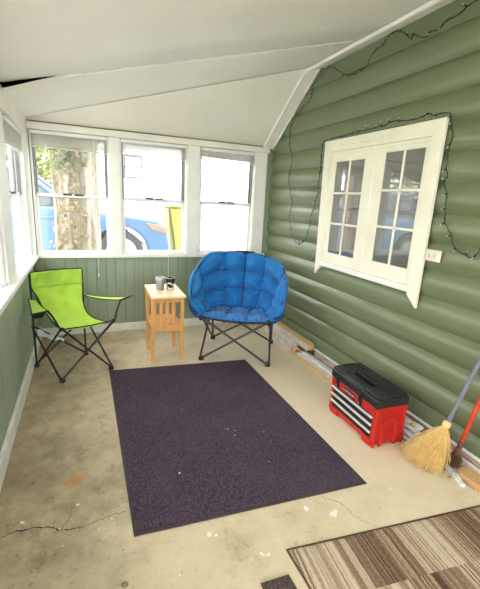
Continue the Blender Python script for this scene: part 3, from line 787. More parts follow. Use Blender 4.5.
# fat rolled rim
m = MB(); R_ = [shell(i/240, .985)[0]+up*.004 for i in range(241)]
m.tube(R_, [.012+.013*abs(sin(pi*cell(i/240, ucells)))**.7+.006*noise.noise(V(i*.22, 0, 5)) for i in range(241)], 14); build('rolled_rim', m, M['blue'], cu, angle=80)
m = MB(); m.tube([shell(i/240, .985)[0]+shell(i/240, .985)[1]*.004+up*(.010+.011*abs(sin(pi*cell(i/240, ucells)))**.7)-shell(i/240, .985)[1]*.012 for i in range(241)], .0075, 6)
for uu in ucells[1:-1]:
    m.tube([inner(uu, .03+.9*j/20)-shell(uu, j/20)[1]*.003 for j in range(21)], .0048, 5)
for vv in vcells[1:-1]:
    m.tube([inner(.02+.96*j/60, vv)-shell(.02+.96*j/60, vv)[1]*.003 for j in range(61)], .0045, 5)
build('piping', m, M['navy'], cu)
m = MB(); m.grid(96, 16, lambda u, v: shell(u, v)[0]+shell(u, v)[1]*(.012+.02*sin(pi*v))-up*.018*(1-v))
build('outer_shell', m, M['shell'], t, solid=.004, label='dark navy outer shell of the chair')
def seat(u, v):
    x = -.30+.60*u; yb = .185-.10*abs(2*u-1)**3
    y = -.315+(yb+.315)*v
    a, b = cell(u, [0, .33, .67, 1]), cell(v, [0, .52, 1])
    h = (max(0, sin(pi*a))*max(0, sin(pi*b)))**.45
    return W3(x, y, .432-.03*v+.045*h-.02*sin(pi*u)*(1-v*.5)+.004*sin(u*70+v*20))
m = MB(); m.grid(72, 48, seat); se = build('seat', m, M['blue'], t, solid=.02, soff=-1, angle=80)
m = MB(); m.tube([seat(i/30, 0) for i in range(31)], .009, 8); build('front_piping', m, M['navy'], se)
bFL, bFR, bBL, bBR = V(.982, 3.237, 0), V(1.542, 2.931, 0), V(1.266, 3.748, 0), V(1.838, 3.46, 0)
sFL, sFR, sBL, sBR = W3(-.315, -.295, .435), W3(.315, -.295, .435), W3(-.30, .19, .40), W3(.30, .19, .40)
gt = M['graytube']
leg('front_leg', [bFL+up*h, sFR], gt, t, .0105); leg('front_leg', [bFR+up*h-BY*.014, sFL-BY*.014], gt, t, .0105)
leg('side_leg', [bFL+up*h-RX*.012, sFL+(sBL-sFL)*.25-RX*.012, sBL-RX*.012][::2], gt, t, .0105); leg('side_leg', [bFR+up*h+RX*.012, sBR+RX*.012], gt, t, .0105)
leg('side_leg', [bBL+up*h-RX*.0, sFL-RX*.0], gt, t, .0105); leg('side_leg', [bBR+up*h, sFR], gt, t, .0105)
leg('back_leg', [bBL+up*h+BY*.012, sBR+BY*.012], gt, t, .0105); leg('back_leg', [bBR+up*h-BY*.006, sBL-BY*.006], gt, t, .0105)
leg('back_post', [bBL+up*h, W3(-.33, .24, .86)], gt, t, .0105); leg('back_post', [bBR+up*h, W3(.33, .24, .86)], gt, t, .0105)
for P_ in (bFL, bFR, bBL, bBR):
    m = MB(); m.lathe([(.022, 0), (.026, .004), (.026, .02), (.019, .036), (.014, .042)], P_, 14); build('foot_cap', m, M['plasticblack'], t)
for P_ in (sFL, sFR):
    m = MB(); m.obox(P_-up*.01, RX*.018, BY*.02, up*.024); build('corner_bracket', m, M['plasticblack'], t, bevel=.006)
m = MB(); m.prism([W3(-.13, .375, .94), W3(-.11, .375, .985), W3(.09, .375, .98), W3(.11, .375, .94)], BY*.02); build('carry_handle', m, M['navy'], t, bevel=.006)

# ------------------------------------------------------------- side table
t = thing('side_table', 'small slatted pine side table between the two chairs', 'table', (.674, 3.47, 0))
A = .016; U = V(sin(A), cos(A), 0); VV = V(cos(A), -sin(A), 0); tc0 = V(.674, 3.47, 0)
def TB(m, s0, s1, t0, t1, z0, z1): m.obox(tc0+U*(s0+s1)/2+VV*(t0+t1)/2+up*(z0+z1)/2, U*(s1-s0)/2, VV*(t1-t0)/2, up*(z1-z0)/2)
m = MB(); TB(m, -.254, .254, -.152, .152, .625, .645); build('tabletop', m, M['pinetop'], t, bevel=.003)
lx, ly, q = .132, .178, .0165
for s in (-1, 1):
    for w in (-1, 1):
        m = MB(); TB(m, s*ly-q, s*ly+q, w*lx-q, w*lx+q, 0, .625); build('leg', m, M['pine'], t, bevel=.002)
for s in (-1, 1):
    m = MB(); TB(m, s*ly-.009, s*ly+.009, -lx+q, lx-q, .57, .6245); build('end_rail', m, M['pine'], t, bevel=.002)
    m = MB(); TB(m, s*ly-.009, s*ly+.009, -lx+q, lx-q, .295, .345); build('end_rail', m, M['pine'], t, bevel=.002)
    for x in (-.058, -.004, .05):
        m = MB(); TB(m, s*ly-.005, s*ly+.005, x-.014, x+.014, .345, .57); build('slat', m, M['pine'], t, bevel=.0015)
for w in (-1, 1):
    m = MB(); TB(m, -ly+q, ly-q, w*lx-.009, w*lx+.009, .575, .6245); build('side_rail', m, M['pine'], t, bevel=.002)
    m = MB(); TB(m, -ly+q, ly-q, w*lx-.009, w*lx+.009, .30, .345); build('side_rail', m, M['pine'], t, bevel=.002)
m = MB(); TB(m, -ly+.011, ly-.011, -lx+.01, lx-.01, .3455, .358); build('shelf', m, M['pine'], t, bevel=.002)
c1 = (.640, 3.50, .645)
t = thing('canister', 'light grey round tin on the left of the pine table', 'canister', c1)
m = MB(); m.lathe([(.036, 0), (.038, .003), (.038, .086), (.036, .09)], c1, 28); build('body', m, M['tin'], t)
m = MB(); m.lathe([(.036, .09), (.042, .091), (.043, .114), (.041, .118), (.037, .118), (.036, .10)], c1, 28); build('rim', m, M['tinrim'], t)
m = MB(); m.lathe([(.0355, .098), (.0355, .104)], c1, 24); build('dark_top', m, M['charcoal'], t)
c2_ = (.733, 3.485, .645)
t = thing('canister', 'small black tin with pale swirl on the pine table', 'canister', c2_)
m = MB(); m.lathe([(.033, 0), (.035, .003), (.035, .072), (.033, .076)], c2_, 28); b = build('body', m, M['charcoal'], t)
m = MB()
def swirl(z0, h0, ph):
    def f(u, v):
        a = -pi*.95+pi*.95*u; z = z0+h0*(v-.5)*sin(pi*u)**.6+.016*sin(u*5+ph)
        return (c2_[0]+.0355*cos(a), c2_[1]+.0355*sin(a), c2_[2]+z)
    m.grid(24, 3, f)
swirl(.05, .016, 0); swirl(.028, .014, 2.4)
m.lathe([(.0352, .004), (.0355, .005), (.0355, .010), (.0352, .011)], c2_, 24)
build('pale_swirl', m, M['canlight'], b, solid=.0006)
m = MB(); m.lathe([(.034, .076), (.041, .078), (.042, .108), (.040, .112), (.036, .112), (.034, .10)], c2_, 28); build('lid', m, M['plasticblack'], t)
m = MB(); m.tube([(c2_[0]+.0405*cos(a*pi/16), c2_[1]+.0405*sin(a*pi/16), c2_[2]+.1115) for a in range(32)], .0022, 6, closed=True); build('rim', m, M['tinrim'], t)

# ---------------------------------------------------------------- toolbox
bx0, by0 = 1.772, 1.863; A = .03; U = V(sin(A), cos(A), 0); Q = V(cos(A), -sin(A), 0); tb = V(bx0, by0, 0); HL, HW = .245, .122
def B3(s, q_, z): return tb+U*s+Q*q_+up*z        # s along the length (+ far), q towards the wall (+)
def TX(m, s0, s1, q0, q1, z0, z1): m.obox(B3((s0+s1)/2, (q0+q1)/2, (z0+z1)/2), U*(s1-s0)/2, Q*(q1-q0)/2, up*(z1-z0)/2)
t = thing('toolbox', 'red toolbox with black lid and three drawers against green wall', 'toolbox', tuple(tb))
m = MB()
TX(m, -HL, HL, -HW+.012, HW, .02, .275)                                   # carcass
TX(m, -HL, -HL+.03, -HW, HW, .015, .275); TX(m, HL-.03, HL, -HW, HW, .015, .275)   # end columns
TX(m, -HL, HL, -HW, -HW+.03, .215, .275); TX(m, -HL, HL, -HW, -HW+.03, .02, .05)
bd = build('body', m, M['red'], t, bevel=.006)
m = MB(); 
TX(m, -HL-.006, -HL+.01, -.07, -.045, .0, .19); TX(m, -HL-.006, -HL+.01, .045, .07, .0, .19); TX(m, -HL-.006, -HL+.01, -.07, .07, .165, .19)
TX(m, -HL-.006, -HL+.01, -HW, -HW+.02, .0, .27); TX(m, -HL-.006, -HL+.01, HW-.02, HW, .0, .27)
build('end_ribs', m, M['red'], bd, bevel=.004)
m = MB()
TX(m, HL-.11, HL-.02, -HW-.006, -HW+.04, 0, .05); build('foot', m, M['red'], bd, bevel=.006)
m = MB(); TX(m, -HL+.02, -HL+.10, -HW-.006, -HW+.04, 0, .05); build('foot', m, M['red'], bd, bevel=.006)
m = MB(); TX(m, -HL, HL, HW-.04, HW, 0, .05); build('foot', m, M['red'], bd, bevel=.006)
for i, z in enumerate((.165, .112, .059)):
    m = MB(); TX(m, -HL+.031, HL-.012, -HW+.003, -HW+.02, z-.006, z+.044); d_ = build('drawer', m, M['drawer'], t, bevel=.002)
    m = MB(); TX(m, -HL+.030, HL-.011, -HW-.008, -HW+.006, z+.026, z+.043); build('drawer_pull', m, M['chrome'], d_, bevel=.005, seg=3)
m = MB()
TX(m, -HL-.008, HL+.008, -HW-.008, HW+.004, .275, .338); ld = build('lid', m, M['lid'], t, bevel=.012, seg=3)
m = MB()
TX(m, -HL+.002, -.105, -HW+.002, HW-.006, .33, .358); TX(m, .105, HL-.002, -HW+.002, HW-.006, .33, .358); TX(m, -.11, .11, .035, HW-.006, .33, .358); TX(m, -.11, .11, -HW+.002, -.045, .33, .350)
build('raised_lid_panels', m, M['lid'], ld, bevel=.010, seg=3)
m = MB(); TX(m, -.13, .13, -.022, .022, .345, .366); TX(m, -.13, -.105, -.022, .022, .32, .364); TX(m, .105, .13, -.022, .022, .32, .364)
for s in (-.06, -.04, -.02, 0, .02, .04, .06): TX(m, s-.005, s+.005, -.024, .024, .347, .3685)
build('handle', m, M['plasticblack'], t, bevel=.005)
m = MB(); TX(m, -.235, -.12, -.06, .06, .355, .364); build('organizer_lid', m, M['plasticblack'], ld, bevel=.004)
m = MB(); TX(m, .12, .235, -.06, .06, .355, .364); build('organizer_lid', m, M['plasticblack'], ld, bevel=.004)
for s in (-.09, .165):
    m = MB(); TX(m, s-.014, s+.014, -HW-.016, -HW-.002, .22, .312); lt = build('latch', m, M['plasticblack'], t, bevel=.004)
    m = MB(); TX(m, s-.006, s+.006, -HW-.0175, -HW-.012, .226, .25); build('latch_loop', m, M['grayrail'], lt, bevel=.001)
m = MB(); TX(m, -.028, .095, -HW-.005, -HW+.004, .222, .262); bg = build('badge', m, M['badge'], t, bevel=.002)
def text(body, loc, right, upv, size, mat, parent, name):
    """raised lettering as a real mesh"""
    cu = bpy.data.curves.new(name, 'FONT'); cu.body = body; cu.size = size; cu.extrude = .0006; cu.align_x = 'CENTER'; cu.align_y = 'CENTER'
    o = bpy.data.objects.new(name+'_tmp', cu); COL.objects.link(o)
    dg = bpy.context.evaluated_depsgraph_get(); me = bpy.data.meshes.new_from_object(o.evaluated_get(dg))
    bpy.data.objects.remove(o)
    r_ = Vector(right).normalized(); u_ = Vector(upv).normalized(); n_ = r_.cross(u_)
    mt = Matrix((r_, u_, n_)).transposed().to_4x4(); mt.translation = Vector(loc)-ORG[parent]
    me.transform(mt); me.materials.clear(); me.materials.append(mat)
    ob = link(bpy.data.objects.new(name, me)); ob.parent = parent; ORG[ob] = ORG[parent]; return ob
text('CRAFTSMAN', B3(.034, -HW-.0055, .245), -U, up, .0215, M['badgewhite'], bg, 'lettering')
m = MB(); TX(m, -.02, .087, -HW-.0062, -HW-.004, .227, .232); build('red_line', m, M['badgered'], bg)

# -------------------------------------------------------- brooms and scraps
nk = V(1.92, 1.347, .30); tp = V(2.074, 1.150, 1.45)
t = thing('broom', 'straw corn broom with grey handle leaning on green wall', 'broom', (1.82, 1.40, 0))
ax = (tp-nk).normalized()
m = MB(); m.tube([nk-ax*.05, nk+ax*.1, tp], [.0125, .0125, .012], 12); hd = build('handle', m, M['grayhandle'], t)
m = MB(); m.tube([tp, tp+ax*.012], [.014, .012], 12); build('end_cap', m, M['plasticblack'], hd)
fa, fb = V(1.808, 1.54, .004), V(1.838, 1.283, .004)          # the sweep of the straw tips on the floor
def straw(u, w, v):
    """u across the fan, w through its thickness, v from neck to tips"""
    cc = V(0, 0, 0)
    tip = fa.lerp(fb, u)+V(-.035*sin(pi*u)+.01, 0, 0)+V(w*.05+.02*abs(w), 0, .0)
    a = pi*(1-u); s0 = nk+V(.0, .026*cos(a)*-1, 0)*-1+V(w*.016, 0, 0)
    sh = nk+(fa.lerp(fb, u)-nk)*.36+V(w*.036-.006, (.5-u)*(.06 if u < .5 else .15), .035)
    k = v
    return s0*(1-k)**2+sh*2*k*(1-k)*1.0+tip*k*k
m = MB()
def fan(theta, v):
    a = 2*pi*theta; return straw(.5-.47*cos(a), .8*sin(a), v*.9)
m.grid(60, 26, fan, close_u=True); core = build('straw_bundle', m, M['straw'], t, angle=80)
m = MB()
for i in range(1000):
    a = random.random()*2*pi; rr = random.random()**.4
    u = min(1.02, max(-.04, .5-.52*cos(a)*rr)); w = .95*sin(a)*rr; e = random.uniform(.82, 1.05)
    s_ = random.uniform(.02, .5); j = V(random.uniform(-.02, .02), random.uniform(-.026, .026), 0)
    pts = []
    for q_ in range(5):
        v = s_+(e-s_)*q_/4; p = straw(u, w*1.06, v)+j*(q_/4)**1.5; p.z = max(.004, p.z+.004*random.random()); pts.append(p)
    m.cur = 0 if random.random() < .6 else 1
    m.tube(pts, [.0014, .0014, .0014, .0012, .0008], 3, cap=False)
tag(build('bristles', m, [M['straw'], M['strawlight']], t), kind='stuff')
m = MB(); m.tube([nk-ax*.022, nk-ax*.01, nk+ax*.004, nk+ax*.012], [.0235, .0225, .019, .0145], 14); build('collar', m, M['strawlight'], t)
m = MB()
for v in (.2, .3, .4):
    m.tube([straw(.5-.485*cos(2*pi*k_/30), .86*sin(2*pi*k_/30), v) for k_ in range(30)], .0028, 5, closed=True)
build('stitching', m, M['twine'], t)
# red handled brush
rb, rt = V(1.982, 1.298, .112), V(2.076, 1.212, .93)
t = thing('brush', 'orange red handled brush with dusty brown head behind straw broom', 'brush', (1.985, 1.33, 0))
ax = (rt-rb).normalized()
m = MB(); m.tube([rb+ax*.06, rt], .0125, 12); hd = build('handle', m, M['redhandle'], t)
m = MB(); m.tube([rb-ax*.015, rb+ax*.02, rb+ax*.09], [.017, .0155, .0135], 12); build('ferrule', m, M['scuffed'], t)
m = MB()
for i in range(420):
    d = V(random.gauss(0, 1), random.gauss(0, 1), random.gauss(-.35, .6)).normalized()
    r_ = random.uniform(.045, .07); p0 = rb-ax*.01+d*.01; p2 = rb+V(-.005, .0, -.045)+V(d.x*r_*.6, d.y*r_*.6, d.z*r_*.8); p2.z = max(.006, p2.z); p2.x = min(p2.x, 2.05)
    p1 = (p0+p2)/2+V(random.uniform(-.01, .01), random.uniform(-.01, .01), .012)
    m.tube([p0, p1, p2], [.002, .002, .001], 3, cap=False)
tag(build('bristles', m, M['brownbrush'], t), kind='stuff')

def board(name, label, cat, p0, p1, w, z0, z1, mat, group=None, bevel=.003, shape=None):
    p0, p1 = V(*p0, 0), V(*p1, 0); d = (p1-p0).normalized(); n = V(-d.y, d.x, 0)
    m = MB()
    m.obox((p0+p1)/2+up*(z0+z1)/2, (p1-p0)/2, n*w/2, up*(z1-z0)/2)
    o = build(name, m, mat, bevel=bevel); tag(o, label, cat, group); return o
t = thing('board', 'long board with raw tan top lying on white plank behind blue chair', 'board', (2.02, 3.38, .083))
m = MB(); m.box(1.995, 2.075, 2.985, 3.92, .083, .142); bb = build('white_face', m, M['oldwhite'], t, bevel=.003)
m = MB(); m.box(1.997, 2.075, 2.986, 3.92, .142, .149); m.box(2.0, 2.073, 2.978, 2.986, .086, .146); build('raw_edge', m, M['rawwood'], t, bevel=.002)
board('board', 'white plank on the floor under the tan topped board', 'board', (2.01, 3.95), (1.975, 3.19), .085, 0, .082, M['oldwhite'])
t = thing('pipe', 'short hollow cream post end beside the white plank', 'post', (1.935, 3.14, 0))
m = MB(); ra, rb_ = .036, .022; n = 18
for i in range(n):
    a0, a1 = 2*pi*i/n, 2*pi*(i+1)/n
    for y, s in ((3.09, 1),):
        pass
prof = [(rb_, 0), (ra, 0), (ra, .075), (rb_, .075)]
base = 0
for r_, hh in prof:
    for k_ in range(n): m.v.append((1.955+r_*cos(2*pi*k_/n)*.9, 3.09+hh, .037+r_*sin(2*pi*k_/n)))
for i in range(4):
    j = (i+1) % 4
    for k_ in range(n): l_ = (k_+1) % n; m.face((i*n+k_, i*n+l_, j*n+l_, j*n+k_))
build('tube', m, M['rawwood'], t); 
m = MB(); m.lathe([(.020, .045), (.020, .05)], (1.955, 3.09, .037), 16, 'y'); build('hollow_shade', m, M['slot'], t)  # dark disc puts the shade inside the hollow end into colour
t = thing('board', 'flat peeling white plank with tan edge beside red toolbox', 'board', (1.975, 2.55, 0))
m = MB(); m.box(1.922, 2.056, 1.96, 3.08, 0, .034); build('plank', m, M['oldwhite'], t, bevel=.003)
m = MB(); m.box(1.912, 1.922, 1.96, 3.08, 0, .033); build('raw_edge', m, M['rawwood'], t, bevel=.002)
board('board', 'narrow white board lying on the peeling plank near toolbox', 'board', (2.0, 3.05), (1.995, 2.1), .035, .034, .05, M['whiteplastic'])
board('rail', 'long thin white rail lying along the base of green wall', 'rail', (2.072, 2.97), (2.072, 1.20), .018, .094, .110, M['whiteplastic'], bevel=.003)
board('board', 'long pinkish board on edge under the thin white rail', 'board', (2.081, 2.965), (2.081, 1.19), .010, 0, .093, M['pinkboard'], bevel=.001)
board('strip', 'pale grey strip standing in front of the thin white rail', 'strip', (2.055, 1.42), (2.05, 1.10), .016, 0, .062, M['oldwhite'])
board('strip', 'white plastic strip on the floor below straw broom tips', 'strip', (1.962, 1.335), (1.905, 1.172), .028, 0, .018, M['whiteplastic'])
board('strip', 'grey broken strip between white plastic strip and brush', 'strip', (1.972, 1.30), (1.945, 1.215), .03, 0, .022, M['oldwhite'])
# crumpled white sheets between toolbox and broom
for i, (x, y, z, a, w, l, lab) in enumerate(((1.965, 1.66, .0, .12, .10, .26, 'lowest white sheet of the stack between toolbox and broom'), (1.975, 1.68, .035, -.08, .09, .24, 'middle white sheet of the stack between toolbox and broom'), (1.985, 1.69, .070, .05, .085, .22, 'top white sheet of the stack between toolbox and broom'))):
    m = MB(); cx, sx = cos(a), sin(a)
    def sh(u, v, ph=i*2):
        p, q_ = (u-.5)*w, (v-.5)*l
        return (x+p*cx-q_*sx, y+p*sx+q_*cx, z+.014+.003*sin(u*9)+.003*sin(v*11))
    m.grid(12, 20, sh); tag(build('sheet', m, M['whiteplastic'], solid=.022), lab, 'sheet', 'white sheets by the toolbox')
board('stick', 'short raw wood stick on the floor by the toolbox corner', 'stick', (1.905, 1.625), (1.86, 1.54), .018, 0, .014, M['rawwood'])
board('stick', 'small raw wood block lying on the white sheets', 'stick', (1.985, 1.64), (1.955, 1.60), .02, .101, .114, M['rawwood'])
# tan board with a rounded end
t = thing('board', 'thick tan wooden board with rounded end at right edge', 'board', (2.0, 1.05, 0))
m = MB(); pts = []
c_ = V(1.992, 1.225, 0); dirv = V(.02, -1, 0).normalized(); nn = V(-dirv.y, dirv.x, 0); hw = .05
for k_ in range(13):
    a = pi/2+pi*k_/12; pts.append(c_+dirv*cos(a)*hw*.8+nn*sin(a)*hw)
pts += [c_+dirv*.5-nn*hw, c_+dirv*.5+nn*hw]
m.prism([(p.x, p.y, .012) for p in pts], (0, 0, .034)); build('plank', m, M['tanboard'], t, bevel=.004)
m = MB(); e1 = c_+dirv*.12; m.obox((e1.x, e1.y, .006), dirv*.03, nn*.045, up*.006); build('batten', m, M['rawwood'], t)
# loose dirt swept against the wall
m = MB()
for i in range(420):
    y = random.uniform(1.0, 1.62); x = 2.05-abs(random.gauss(0, .06)); r_ = random.uniform(.002, .006)
    if x < 1.86 or (y < 1.3 and x > 1.915) or y < 1.13: continue
    m.obox((x, y, r_*.5), V(random.uniform(.5, 1), random.uniform(-1, 1), 0)*r_, V(random.uniform(-1, 1), .7, 0)*r_*.8, up*r_*.5)
tag(build('dirt', m, M['dirt'], smooth=False), 'dry brown dirt swept along the foot of the green wall', 'dirt', None, 'stuff')
t = tag(build('bottle_cap', MB().lathe([(.012, 0), (.013, .001), (.0125, .004), (.010, .006), (.004, .0055)], (.087, 1.232, 0), 18), M['bottlecap']), 'small dull metal bottle cap on the near floor', 'bottle cap')

# ------------------------------------------------------------ outside
m = MB()
gz = lambda x, y: -.12+(.44*min(1, max(0, (y-4.5)/.9)) if x > -.9 else .44*min(1, max(0, (y-4.5)/.9))*max(0, 1-(-.9-x)/2))
xs = [-26, -14, -8, -5, -2.9, -1.9, -.9, 0, 1, 2, 3, 4, 6, 10, 20, 30]; ys = [-20, -8, 0, 4.5, 4.7, 4.9, 5.1, 5.4, 6, 7, 8, 10, 14, 20, 40]
o = len(m.v)
for y in ys:
    for x in xs:
        m.v.append((x, y, gz(x, y)-.04))
for j in range(len(ys)-1):
    for i in range(len(xs)-1):
        if xs[i] >= XL-.7 and xs[i+1] <= 3 and ys[j+1] <= 4.6 and ys[j] >= -1.4: pass
        a = o+j*len(xs)+i; m.cur = 0 if xs[i] < -4 else 1; m.face((a, a+1, a+len(xs)+1, a+len(xs)))
m.v = [(x, y, z if y > 4.4 or x < -1 else -.2) for x, y, z in m.v]
struct('ground', m, [M['lawn'], M['drive']], 'pale driveway and lawn outside the porch', 'ground')

# ivy covered tree
TX0, TY0 = -.085, 5.25
t = thing('tree', 'ivy covered tree trunk outside the left far window', 'tree', (TX0, TY0, .2))
m = MB()
def bark(u, v):
    a = 2*pi*u; z = .1+4.2*v; r_ = .262*(1+.25*max(0, .12-v)/.12)-.02*v+.012*sin(a*9+sin(v*14)*1.2)+.008*sin(a*17+v*9)
    return (TX0+.02*sin(v*4)+r_*cos(a), TY0+r_*sin(a), z)
m.grid(90, 70, bark, close_u=True); build('trunk', m, M['bark'], t)
m = MB()
for i in range(5):
    pts = []
    a = -pi/2+random.uniform(-.9, .35)
    for k_ in range(16):
        z = .25+3.3*k_/15; a += random.uniform(-.12, .12); pts.append((TX0+.275*cos(a), TY0+.275*sin(a), z))
    m.tube(pts, .009, 6)
build('vine_stem', m, M['ivydry'], t)
m = MB()
for i in range(1500):
    z = .5+3.2*random.random()
    dens = 1.0 if z > 1.75 else .28
    if random.random() > dens: continue
    a = random.gauss(-pi/2-.32, .62 if z > 1.75 else .4); r_ = .28+random.random()**2*(.12 if z > 1.75 else .05)
    c_ = V(TX0+r_*cos(a), TY0+r_*sin(a), z); n_ = V(cos(a)+random.uniform(-.6, .6), sin(a)+random.uniform(-.6, .6), random.uniform(-.3, .9)).normalized()
    t1 = n_.orthogonal().normalized(); t1.rotate(Matrix.Rotation(random.random()*6, 3, n_)); t2 = n_.cross(t1); s_ = random.uniform(.018, .036)
    m.cur = 0 if random.random() < (.75 if z > 1.75 else .15) else 1
    m.add([c_+t1*s_*1.2, c_+t2*s_*.8+t1*s_*.2, c_+t2*s_*.9-t1*s_*.6, c_-t1*s_*.5+n_*s_*.2, c_-t2*s_*.9-t1*s_*.6, c_-t2*s_*.8+t1*s_*.2], [(0, 1, 2, 3), (0, 3, 4, 5)])
tag(build('ivy_leaves', m, [M['ivy'], M['ivydry']], t, smooth=False), kind='stuff')

# blue car
CX, CY0, CW, GZ = 1.27, 6.0, 1.78, .28
t = thing('car', 'blue car parked across the driveway outside the far windows', 'car', (-.9, CY0+CW/2, GZ))
def X(x): return CX-x          # x measured back from the front bumper
def arch(xc, r_, z, n=12): return [(xc+r_*cos(pi*k_/n)*-1, z+r_*sin(pi*k_/n)) for k_ in range(n+1)]
zw = .345
side = [(0.02, .30), (0, .45), (.03, .62), (.06, .78), (.22, .86), (.60, .91), (1.1, .96), (1.45, 1.0), (3.2, 1.02), (4.1, .98), (4.25, .85), (4.3, .5), (4.2, .3)]
bottom = [(x, z) for x, z in arch(3.38, .40, zw)[::-1] if z >= .28]+[(x, z) for x, z in arch(.76, .40, zw)[::-1] if z >= .28]
poly = side+[(3.8, .26)]+bottom+[(.34, .26)]
m = MB(); m.prism([(X(x), CY0, GZ+z) for x, z in poly], (0, CW, 0)); bd = build('body', m, M['carblue'], t, bevel=.05, seg=3)
m = MB()
cab = [(1.42, .98), (1.98, 1.42), (2.25, 1.5), (3.3, 1.5), (3.75, 1.38), (4.1, .98)]
lo_ = [(X(x), CY0+.06+(.16 if z > 1.1 else 0), GZ+z) for x, z in cab]; hi_ = [(X(x), CY0+CW-.06-(.16 if z > 1.1 else 0), GZ+z) for x, z in cab]
n = len(cab); m.add(lo_+hi_, [tuple(range(n)), tuple(range(2*n-1, n-1, -1))]+[(i, (i+1) % n, n+(i+1) % n, n+i) for i in range(n)])
cb_ = build('greenhouse', m, M['carglass'], t, bevel=.03)
m = MB(); m.box(X(3.55), X(2.0), CY0+.2, CY0+CW-.2, GZ+1.47, GZ+1.53)
build('roof', m, M['carblue'], t, bevel=.02)
m = MB()
for y in (CY0+.04, CY0+CW-.08):
    yy = y+(.17 if y < CY0+.5 else -.13)
    m.tube([(X(1.40), y, GZ+.98), (X(1.98), yy, GZ+1.43), (X(2.2), yy, GZ+1.5)], .03, 8); m.tube([(X(2.75), y, GZ+1.0), (X(2.7), yy, GZ+1.48)], .03, 8); m.tube([(X(4.1), y, GZ+.98), (X(3.6), yy, GZ+1.45)], .04, 8)
build('pillars', m, M['carblue'], t)
for x in (.76, 3.38):
    for y, s in ((CY0+.005, -1), (CY0+CW-.005, 1)):
        pr = [(.20, .10), (.27, .11), (.325, .10), (.34, .07), (.34, -.07), (.325, -.1), (.2, -.1)]
        m = MB(); m.lathe([(r_, -s*.1+hh*-s) for r_, hh in [(a, -b) for a, b in pr]], (X(x), y, GZ+zw), 36, 'y'); w_ = build('wheel', m, M['tire'], t)
        m = MB(); yy = y+s*.005-s*.0
        m.lathe([(.235, yy-y+s*.0), (.235, yy-y+s*.008)], (X(x), y, GZ+zw), 30, 'y')
        for k_ in range(10):
            a = 2*pi*k_/10; m.obox((X(x)+.12*cos(a), y+s*.014, GZ+zw+.12*sin(a)), V(cos(a), 0, sin(a))*.11, V(-sin(a), 0, cos(a))*.022, V(0, .01, 0))
        m.lathe([(.05, s*.0), (.05, s*.025)], (X(x), y, GZ+zw), 16, 'y'); build('rim', m, M['rim'], w_)
for y in (CY0-.012, CY0+CW-.25):
    m = MB(); m.prism([(X(.05), y, GZ+.64), (X(.05), y, GZ+.76), (X(.28), y, GZ+.80), (X(.40), y, GZ+.82), (X(.30), y, GZ+.70)], (0, .26, 0)); build('headlamp', m, M['lamp'], t, bevel=.01)
m = MB(); m.prism([(X(1.5), CY0-.09, GZ+1.0), (X(1.5), CY0-.09, GZ+1.12), (X(1.32), CY0-.09, GZ+1.09), (X(1.32), CY0-.09, GZ+1.02)], (0, .1, 0)); build('mirror', m, M['carblue'], t, bevel=.02)
m = MB()
for x in (1.35, 2.55): m.tube([(X(x), CY0-.003, GZ+.4), (X(x), CY0-.003, GZ+.97)], .005, 6)
build('door_gap', m, M['cartrim'], bd)
m = MB(); m.box(X(1.75)-.1, X(1.75)+.1, CY0-.03, CY0+.01, GZ+.84, GZ+.87); build('door_handle', m, M['carblue'], t, bevel=.01)

# yellow bin behind the car
yx, yy = 1.93, 8.2
t = thing('bin', 'yellow plastic bin standing behind the blue car bumper', 'bin', (yx, yy, .28))
m = MB(); m.add([(yx+a*(.31 if z else .27), yy+b*(.28 if z else .24), .28+1.0*z) for z in (0, 1) for a, b in ((-1, -1), (1, -1), (1, 1), (-1, 1))], [(3, 2, 1, 0), (4, 5, 6, 7), (0, 1, 5, 4), (1, 2, 6, 5), (2, 3, 7, 6), (3, 0, 4, 7)])
build('body', m, M['yellow'], t, bevel=.03)
m = MB(); m.box(yx-.34, yx+.34, yy-.32, yy+.3, 1.285, 1.33); build('lid', m, M['yellow'], t, bevel=.02)
m = MB(); m.tube([(yx-.30, yy-.31, 1.26), (yx-.27, yy-.33, 1.0), (yx-.2, yy-.31, .6), (yx-.18, yy-.29, .32)], .022, 8); build('strap', m, M['cartrim'], t)

# house across the drive
HY = 11
t = thing('house', 'white house with one small window beyond the driveway', 'house', (1.6, HY, .24))
m = MB(); m.box(-.55, 3.68, HY, HY+6, .2, 4.6)
for i in range(22): m.box(-.56, 3.69, HY-.012, HY+.01, .5+i*.19, .505+i*.19)
build('wall', m, M['house'], t, smooth=False)
m = MB(); m.prism([(-.9, HY-.4, 4.5), (-.9, HY+3, 6.2), (-.9, HY+6.4, 4.5)], (5, 0, 0)); build('roof', m, M['roof'], t, smooth=False)
m = MB(); m.box(-.56, 3.69, HY-.02, HY, .2, .45); build('foundation', m, M['drive'], t)
m = MB(); m.box(1.05, 1.53, HY-.03, HY+.01, 1.93, 2.50); w_ = build('window', m, M['houseframe'], t)
m = MB(); m.box(1.085, 1.495, HY-.036, HY-.02, 1.965, 2.20); m.box(1.085, 1.495, HY-.036, HY-.02, 2.23, 2.465); build('pane', m, M['houseglass'], w_)
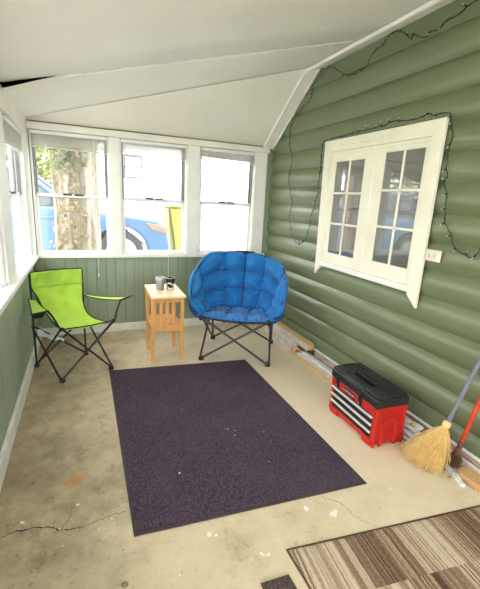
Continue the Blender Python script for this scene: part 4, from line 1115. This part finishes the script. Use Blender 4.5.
# shrubs
def shrub(label, x, y, z, rx, rz, n):
    t = thing('shrub', label, 'shrub', (x, y, z))
    m = MB(); m.tube([(x, y, z), (x+.05, y, z+rz)], [.06, .03], 8)
    for i in range(6): m.tube([(x, y, z+rz*.4), (x+random.uniform(-.6, .6)*rx, y+random.uniform(-.6, .6)*rx, z+rz*random.uniform(.9, 1.7))], [.03, .008], 6)
    build('stem', m, M['bark'], t)
    m = MB()
    for i in range(n):
        d = V(random.gauss(0, 1), random.gauss(0, 1), random.gauss(0, 1)).normalized()*random.random()**.35
        c_ = V(x+d.x*rx, y+d.y*rx, z+rz*1.1+d.z*rz); n_ = V(random.gauss(0, 1), random.gauss(0, 1), random.gauss(.4, 1)).normalized()
        t1 = n_.orthogonal().normalized(); t2 = n_.cross(t1); s_ = random.uniform(.04, .08)
        m.add([c_+t1*s_*1.5, c_+t2*s_*.6, c_-t1*s_*1.2, c_-t2*s_*.6], [(0, 1, 2, 3)])
    tag(build('leaves', m, M['bushleaf'], t, smooth=False), kind='stuff')
shrub('yellow green shrub behind the car left of the tree', -1.25, 9.6, .28, 1.0, 1.5, 3000)
shrub('large yellow green bush outside the left wall windows', -4.6, 9.0, .1, 1.5, 1.7, 2600)

# --------------------------------------------------------------- light
w = bpy.data.worlds.new('overcast'); S.world = w; w.use_nodes = True
bg = w.node_tree.nodes['Background']; bg.inputs[0].default_value = (1.0, .985, .965, 1); bg.inputs[1].default_value = SKY
def portal(loc, rot, sx, sy):
    l = bpy.data.lights.new('window_portal', 'AREA'); l.shape = 'RECTANGLE'; l.size = sx; l.size_y = sy
    l.cycles.is_portal = True
    o = link(bpy.data.objects.new('window_portal', l)); o.location = loc; o.rotation_euler = rot
for a, b in FW: portal(((a+b)/2, YF+.1, 1.46), (-pi/2, 0, 0), b-a, 1.17)
for a, b in LW: portal((XL-.17, (a+b)/2, 1.44), (0, -pi/2, 0), 1.13, b-a)
portal(((XL+XR)/2, YB-.11, 1.45), (pi/2, 0, 0), XR-XL, 1.21)

# -------------------------------------------------------------- camera
ca = bpy.data.cameras.new('camera'); co = link(bpy.data.objects.new('camera', ca))
R_ = Matrix(((0.92643339, -0.37301984, 0.05076794), (0.04460153, 0.24266476, 0.96908437), (-0.37380728, -0.89552779, 0.24144999))).transposed()
co.matrix_world = Matrix.Translation((0, 0, 1.5)) @ R_.to_4x4()
ca.sensor_fit = 'HORIZONTAL'; ca.sensor_width = 36; ca.lens = 378.2138/480*36; ca.clip_start = .02
S.camera = co
S.view_settings.view_transform = 'Standard'; S.view_settings.look = 'None'; S.view_settings.gamma = 1; S.view_settings.exposure = EXPO
S.view_settings.use_curve_mapping = False
S.cycles.max_bounces = 10; S.cycles.diffuse_bounces = 7; S.cycles.glossy_bounces = 4; S.cycles.transparent_max_bounces = 16
S.cycles.use_denoising = True; S.cycles.sample_clamp_indirect = 6
